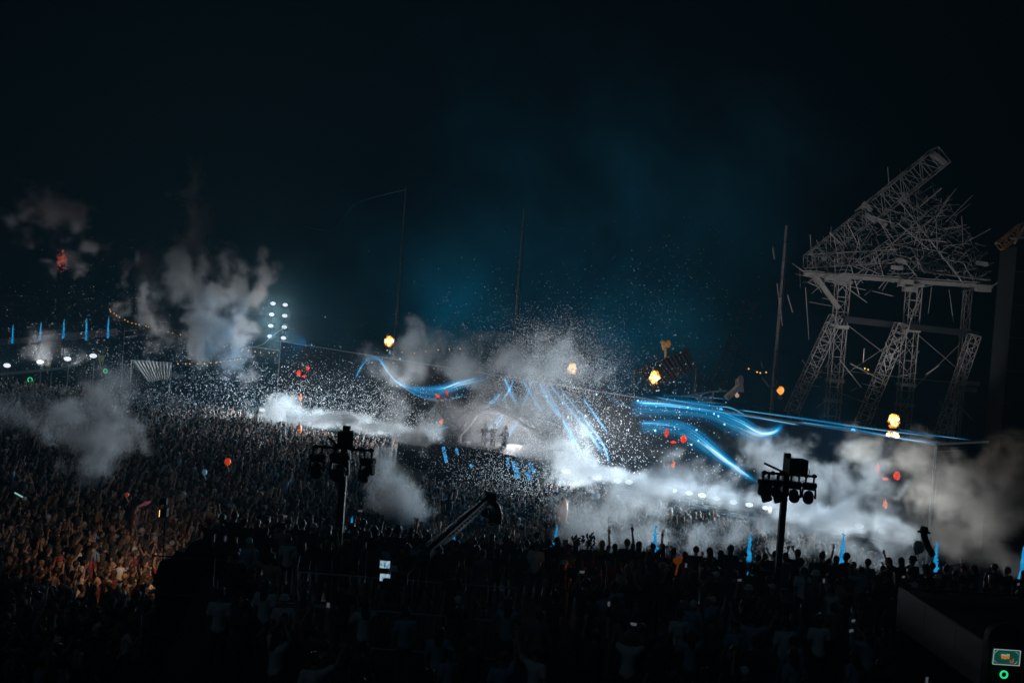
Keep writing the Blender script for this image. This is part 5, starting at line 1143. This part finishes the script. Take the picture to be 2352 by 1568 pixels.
smoke('smoke_crowd_left', 'grey smoke plume rising from the left crowd', [(225, 1010, 49, 85, 70, 2.5, .9), (235, 960, 50, 60, 70, 2.5, .8), (210, 1075, 47.5, 45, 50, 1.6, .9), (195, 1110, 46.5, 22, 35, 1, .8), (150, 960, 51, 70, 40, 2, .5)], .42, .62, 1.35, 4, .12)
smoke('smoke_far_left', 'thin smoke drifting over the far left crowd', [(30, 950, 56, 90, 50, 3, .7), (250, 890, 62, 70, 60, 3, .6), (120, 790, 97, 60, 40, 3, .6)], .10, .4, 1.4, 5, .25)
smoke('smoke_burst_left', 'bright white fog burst at the far stage lamps', [(660, 946, 78.3, 75, 36, 2.2, 1), (630, 953, 80, 50, 24, 2, .9), (705, 960, 75.8, 50, 22, 2, .9)], .5, .6, 1.0, 6, .14)
smoke('smoke_stage', 'grey smoke hanging above the screen behind the confetti', [(1080, 845, 60, 110, 48, 3, .9), (960, 800, 63, 55, 65, 3, .85), (920, 860, 65, 65, 75, 3, .7), (1180, 850, 58, 90, 60, 3, .75), (1060, 800, 61, 70, 35, 2.5, .7), (900, 940, 64, 60, 60, 2.5, .45), (1290, 830, 57, 90, 60, 3, .55)], .15, .5, 1.5, 7, .17)
smoke('smoke_booth', 'pale haze veiling the booth canopy', [(1160, 985, 64.5, 140, 75, 2.6, .95), (1060, 970, 67.5, 90, 65, 3, .7), (1250, 960, 62, 120, 115, 3, .9), (1260, 1030, 60, 80, 48, 2.5, .9), (1340, 1010, 57, 60, 60, 2.5, .5), (1120, 930, 64, 120, 60, 3, .6)], .085, .45, .8, 8, .2, hard=.6)
smoke('smoke_burst_right', 'bright white fog burst at the stage lamps near the booth', [(1320, 1070, 56.5, 60, 38, 1.8, 1), (1370, 1085, 55, 60, 26, 1.6, 1), (1430, 1095, 54, 60, 20, 1.5, .8), (1290, 1090, 57.5, 40, 30, 1.6, .8), (1310, 1030, 57, 45, 45, 1.8, .5)], .6, .8, 1.1, 9, .11)
smoke('smoke_crowd_mid', 'grey smoke plume in the crowd behind the lighting mast', [(895, 1100, 46, 50, 55, 1.6, 1), (905, 1150, 45, 60, 50, 1.8, 1), (940, 1195, 43.5, 60, 38, 1.5, .85), (880, 1060, 47, 36, 40, 1.5, .7), (1000, 1222, 41.5, 60, 22, 1.3, .6)], .5, .6, 1.1, 10, .12, stretch=1.4)
smoke('smoke_crowd_right', 'wide grey smoke bank over the crowd between surfboard and lamps', [(1400, 1170, 44, 120, 60, 2.2, .9), (1370, 1220, 41, 100, 45, 1.8, .95), (1490, 1150, 44.5, 80, 55, 2, .85), (1440, 1120, 47, 110, 40, 2, .8), (1560, 1090, 47, 80, 55, 2, .75), (1480, 1230, 40.5, 90, 35, 1.6, .85), (1610, 1105, 47, 50, 45, 1.8, .7), (1320, 1235, 40, 50, 30, 1.4, .7)], .24, .6, 1.3, 11, .12)
smoke('smoke_right', 'big billowing smoke bank before the screen corner', [(1740, 1035, 43, 60, 42, 1.6, .95), (1800, 1050, 43, 60, 50, 1.8, .95), (1870, 1140, 42.5, 90, 75, 2, .95), (1950, 1190, 42, 120, 60, 2.2, 1), (1850, 1215, 40.5, 120, 50, 2, .95), (1990, 1110, 42, 80, 70, 2, .7), (1700, 1130, 44, 50, 50, 1.6, .6), (2040, 1230, 40.5, 90, 45, 2, .9), (1700, 1225, 40, 90, 40, 1.6, .85), (1600, 1225, 40, 70, 30, 1.4, .7), (1800, 1262, 38.5, 130, 32, 1.4, 1), (2000, 1272, 38.5, 130, 32, 1.4, 1), (1640, 1245, 39, 100, 30, 1.4, .9)], .26, .75, 1.6, 12, .10)
smoke('smoke_right_edge', 'smoke bank tinted brown for warm light at the screen corner past the hatted totem', [(2110, 1050, 43, 85, 50, 2, .85), (2200, 1110, 43, 100, 75, 2.2, .95), (2280, 1170, 42, 110, 110, 2.4, 1), (2320, 1080, 43, 65, 90, 2.2, .85), (1990, 1030, 44, 50, 40, 1.6, .7), (2200, 1225, 40.5, 110, 50, 2, .9), (2120, 1150, 43, 50, 60, 1.6, .5), (2250, 1280, 38.5, 120, 28, 1.2, .8)], .18, .62, 1.35, 13, .10, color=(.95, .82, .72))  # warm light is put into the smoke colour
smoke('smoke_terrace', 'small wisp of smoke with red sparks over the dark terrace crowd', [(1415, 1275, 31, 28, 12, .5, .8), (1395, 1262, 31, 14, 14, .4, .7), (1330, 1345, 29, 14, 26, .4, .8), (1348, 1365, 29, 12, 12, .3, .7)], .5, 1.6, 1.5, 14, .05)
smoke('smoke_drift', 'faint drifting smoke tinted and lit blue high above the screen', [(1400, 520, 96, 480, 370, 9, .9), (1250, 300, 98, 330, 280, 9, .7), (1680, 460, 94, 280, 300, 8, .7), (930, 640, 100, 400, 220, 9, .8), (1500, 760, 92, 460, 160, 8, .9), (720, 700, 104, 260, 150, 8, .8)], .0125, .075, .75, 15, .8, color=(.5, .85, 1.0), hard=1.3, stretch=1.2)  # blue light is partly put into the albedo, cutting white lamp scatter

smoke('smoke_row_far', 'thin bright fog lying along the far stage lamps', [(790, 966, 69, 75, 22, 1.6, .8), (880, 985, 65.5, 70, 20, 1.5, .7), (960, 1002, 63, 60, 20, 1.5, .9), (740, 960, 71.5, 50, 22, 1.5, .9)], .9, .6, .6, 16, .18)
smoke('smoke_row_near', 'thin bright fog lying along the stage lamps before the screen corner', [(1530, 1112, 51.5, 70, 24, 1.4, .8), (1620, 1130, 50, 70, 24, 1.4, .8), (1720, 1150, 48.8, 80, 24, 1.4, .7), (1830, 1172, 47, 80, 30, 1.4, .9), (1950, 1196, 45.5, 90, 34, 1.4, .9), (2050, 1218, 44.5, 60, 30, 1.4, .9)], .5, .8, 1.0, 17, .14)


# red flare over the far stalls and red sparks on the terrace
fl = thing('red_flare', 'ragged red flare flame in the smoke over the far stalls', 'flare', P(142, 605, 102))
fm = MB()
for k in range(60): fm.sphere(P(142 + rs.gauss(0, 7), 597 + rs.gauss(0, 9), 102 + rs.gauss(0, .4)), rs.uniform(.03, .11), 5, 4)
fm.build('sparks', flame_mat('red_sparks', (.5, .03, .005), (.9, .14, .03), .45, 3), fl)['kind'] = 'stuff'; lamp('flare_light', 'POINT', P(142, 597, 101), 90, (1, .12, .04), .5, parent=fl)
fl2 = thing('red_sparkler', 'tiny red sparkler burning in the dark terrace crowd', 'flare', P(1325, 1338, 28.8)); fm = MB()
for k in range(34): fm.sphere(P(1326 + rs.gauss(0, 8), 1322 + rs.gauss(0, 5), 28.8 + rs.gauss(0, .2)), rs.uniform(.004, .016), 5, 4)
fm.build('sparks', flame_mat('sparkler_red', (.8, .03, .01), (1, .25, .1), 1.0, 3), fl2)['kind'] = 'stuff'; lamp('sparkler_light', 'POINT', P(1326, 1325, 28.5), 2.2, (1, .3, .2), .05, parent=fl2)

# blue wash lights behind the screen, shining up into the smoke
WL = thing('wash_light', 'blue wash light behind the screen', 'lamp', (0, 0, 0), 'blue wash lights behind the screen')
MB().box((0, 0, .15), (.5, .5, .3)).build('base', M_BLACK, WL); MB().tube((0, 0, .3), (0, 0, .75), .24, .28, 14).build('barrel', M_BLACK, WL); MB().tube((0, 0, .76), (0, 0, .78), .25, .25, 14).build('lens', mat('blue_lens', (.1, .3, .6), .3, 0, 0, emit=(.05, .4, 1), estr=1.5), WL)
for i, (x, y, d, tx, ty, td, pw) in enumerate([(1420, 880, 88, 1380, 150, 100, 1.0), (1560, 890, 84, 1520, 200, 96, 1.0), (1250, 860, 92, 1180, 200, 104, .55), (1700, 900, 80, 1800, 300, 92, .5), (1000, 840, 100, 980, 300, 106, .7), (800, 830, 110, 760, 450, 112, .6), (1120, 850, 96, 1080, 250, 104, .6)]):
    p = P(x, y, d); p.z = 0.0; o = WL if i == 0 else copy_tree(WL); o.location = p
    lamp('wash_beam', 'SPOT', p + Vector((0, 0, .9)), 11000 * pw, (.004, .36, .58), .25, aim=P(tx, ty, td), cone=84, blend=1.0)

for i, (tt, pw) in enumerate(((.07, .7), (.2, .6), (.7, .9), (.92, 1.3))):  # blue lamps added as cool fill on crowd, haze and confetti
    p = WA.lerp(WB, tt) - WN * .8; p.z = wtop(tt); o = copy_tree(WL); o.location = p; o.scale = (.6, .6, .6); o['label'] = 'small added blue fill light on the screen roof facing the crowd'; o['group'] = 'added blue fill lights on the screen roof'
    o.rotation_euler = ((-WN).to_track_quat('-Z', 'Y')).to_euler(); lamp('front_fill', 'SPOT', p + WN * .9 + Vector((0, 0, .4)), 3600 * pw, (.05, .45, .9), .2, aim=p + WN * 20 + Vector((-4, 0, -6)), cone=110, blend=.9)

# ------------------------------------------------------------------ the air
hz = MB().box((0, 95, 24.5), (300, 260, 51)); m = bpy.data.materials.new('haze_air'); m.use_nodes = True; nt = m.node_tree; nt.nodes.clear()
mo_ = nt.nodes.new('ShaderNodeOutputMaterial'); pv = nt.nodes.new('ShaderNodeVolumePrincipled'); pv.inputs['Density'].default_value = .00045; pv.inputs['Color'].default_value = (.3, .75, 1, 1); pv.inputs['Anisotropy'].default_value = .3; nt.links.new(pv.outputs[0], mo_.inputs['Volume'])  # blue light colour put into the haze, so white lamps scatter blue
tag(hz.build('haze', m), 'thin blue-tinted night haze over the whole field', kind='stuff')
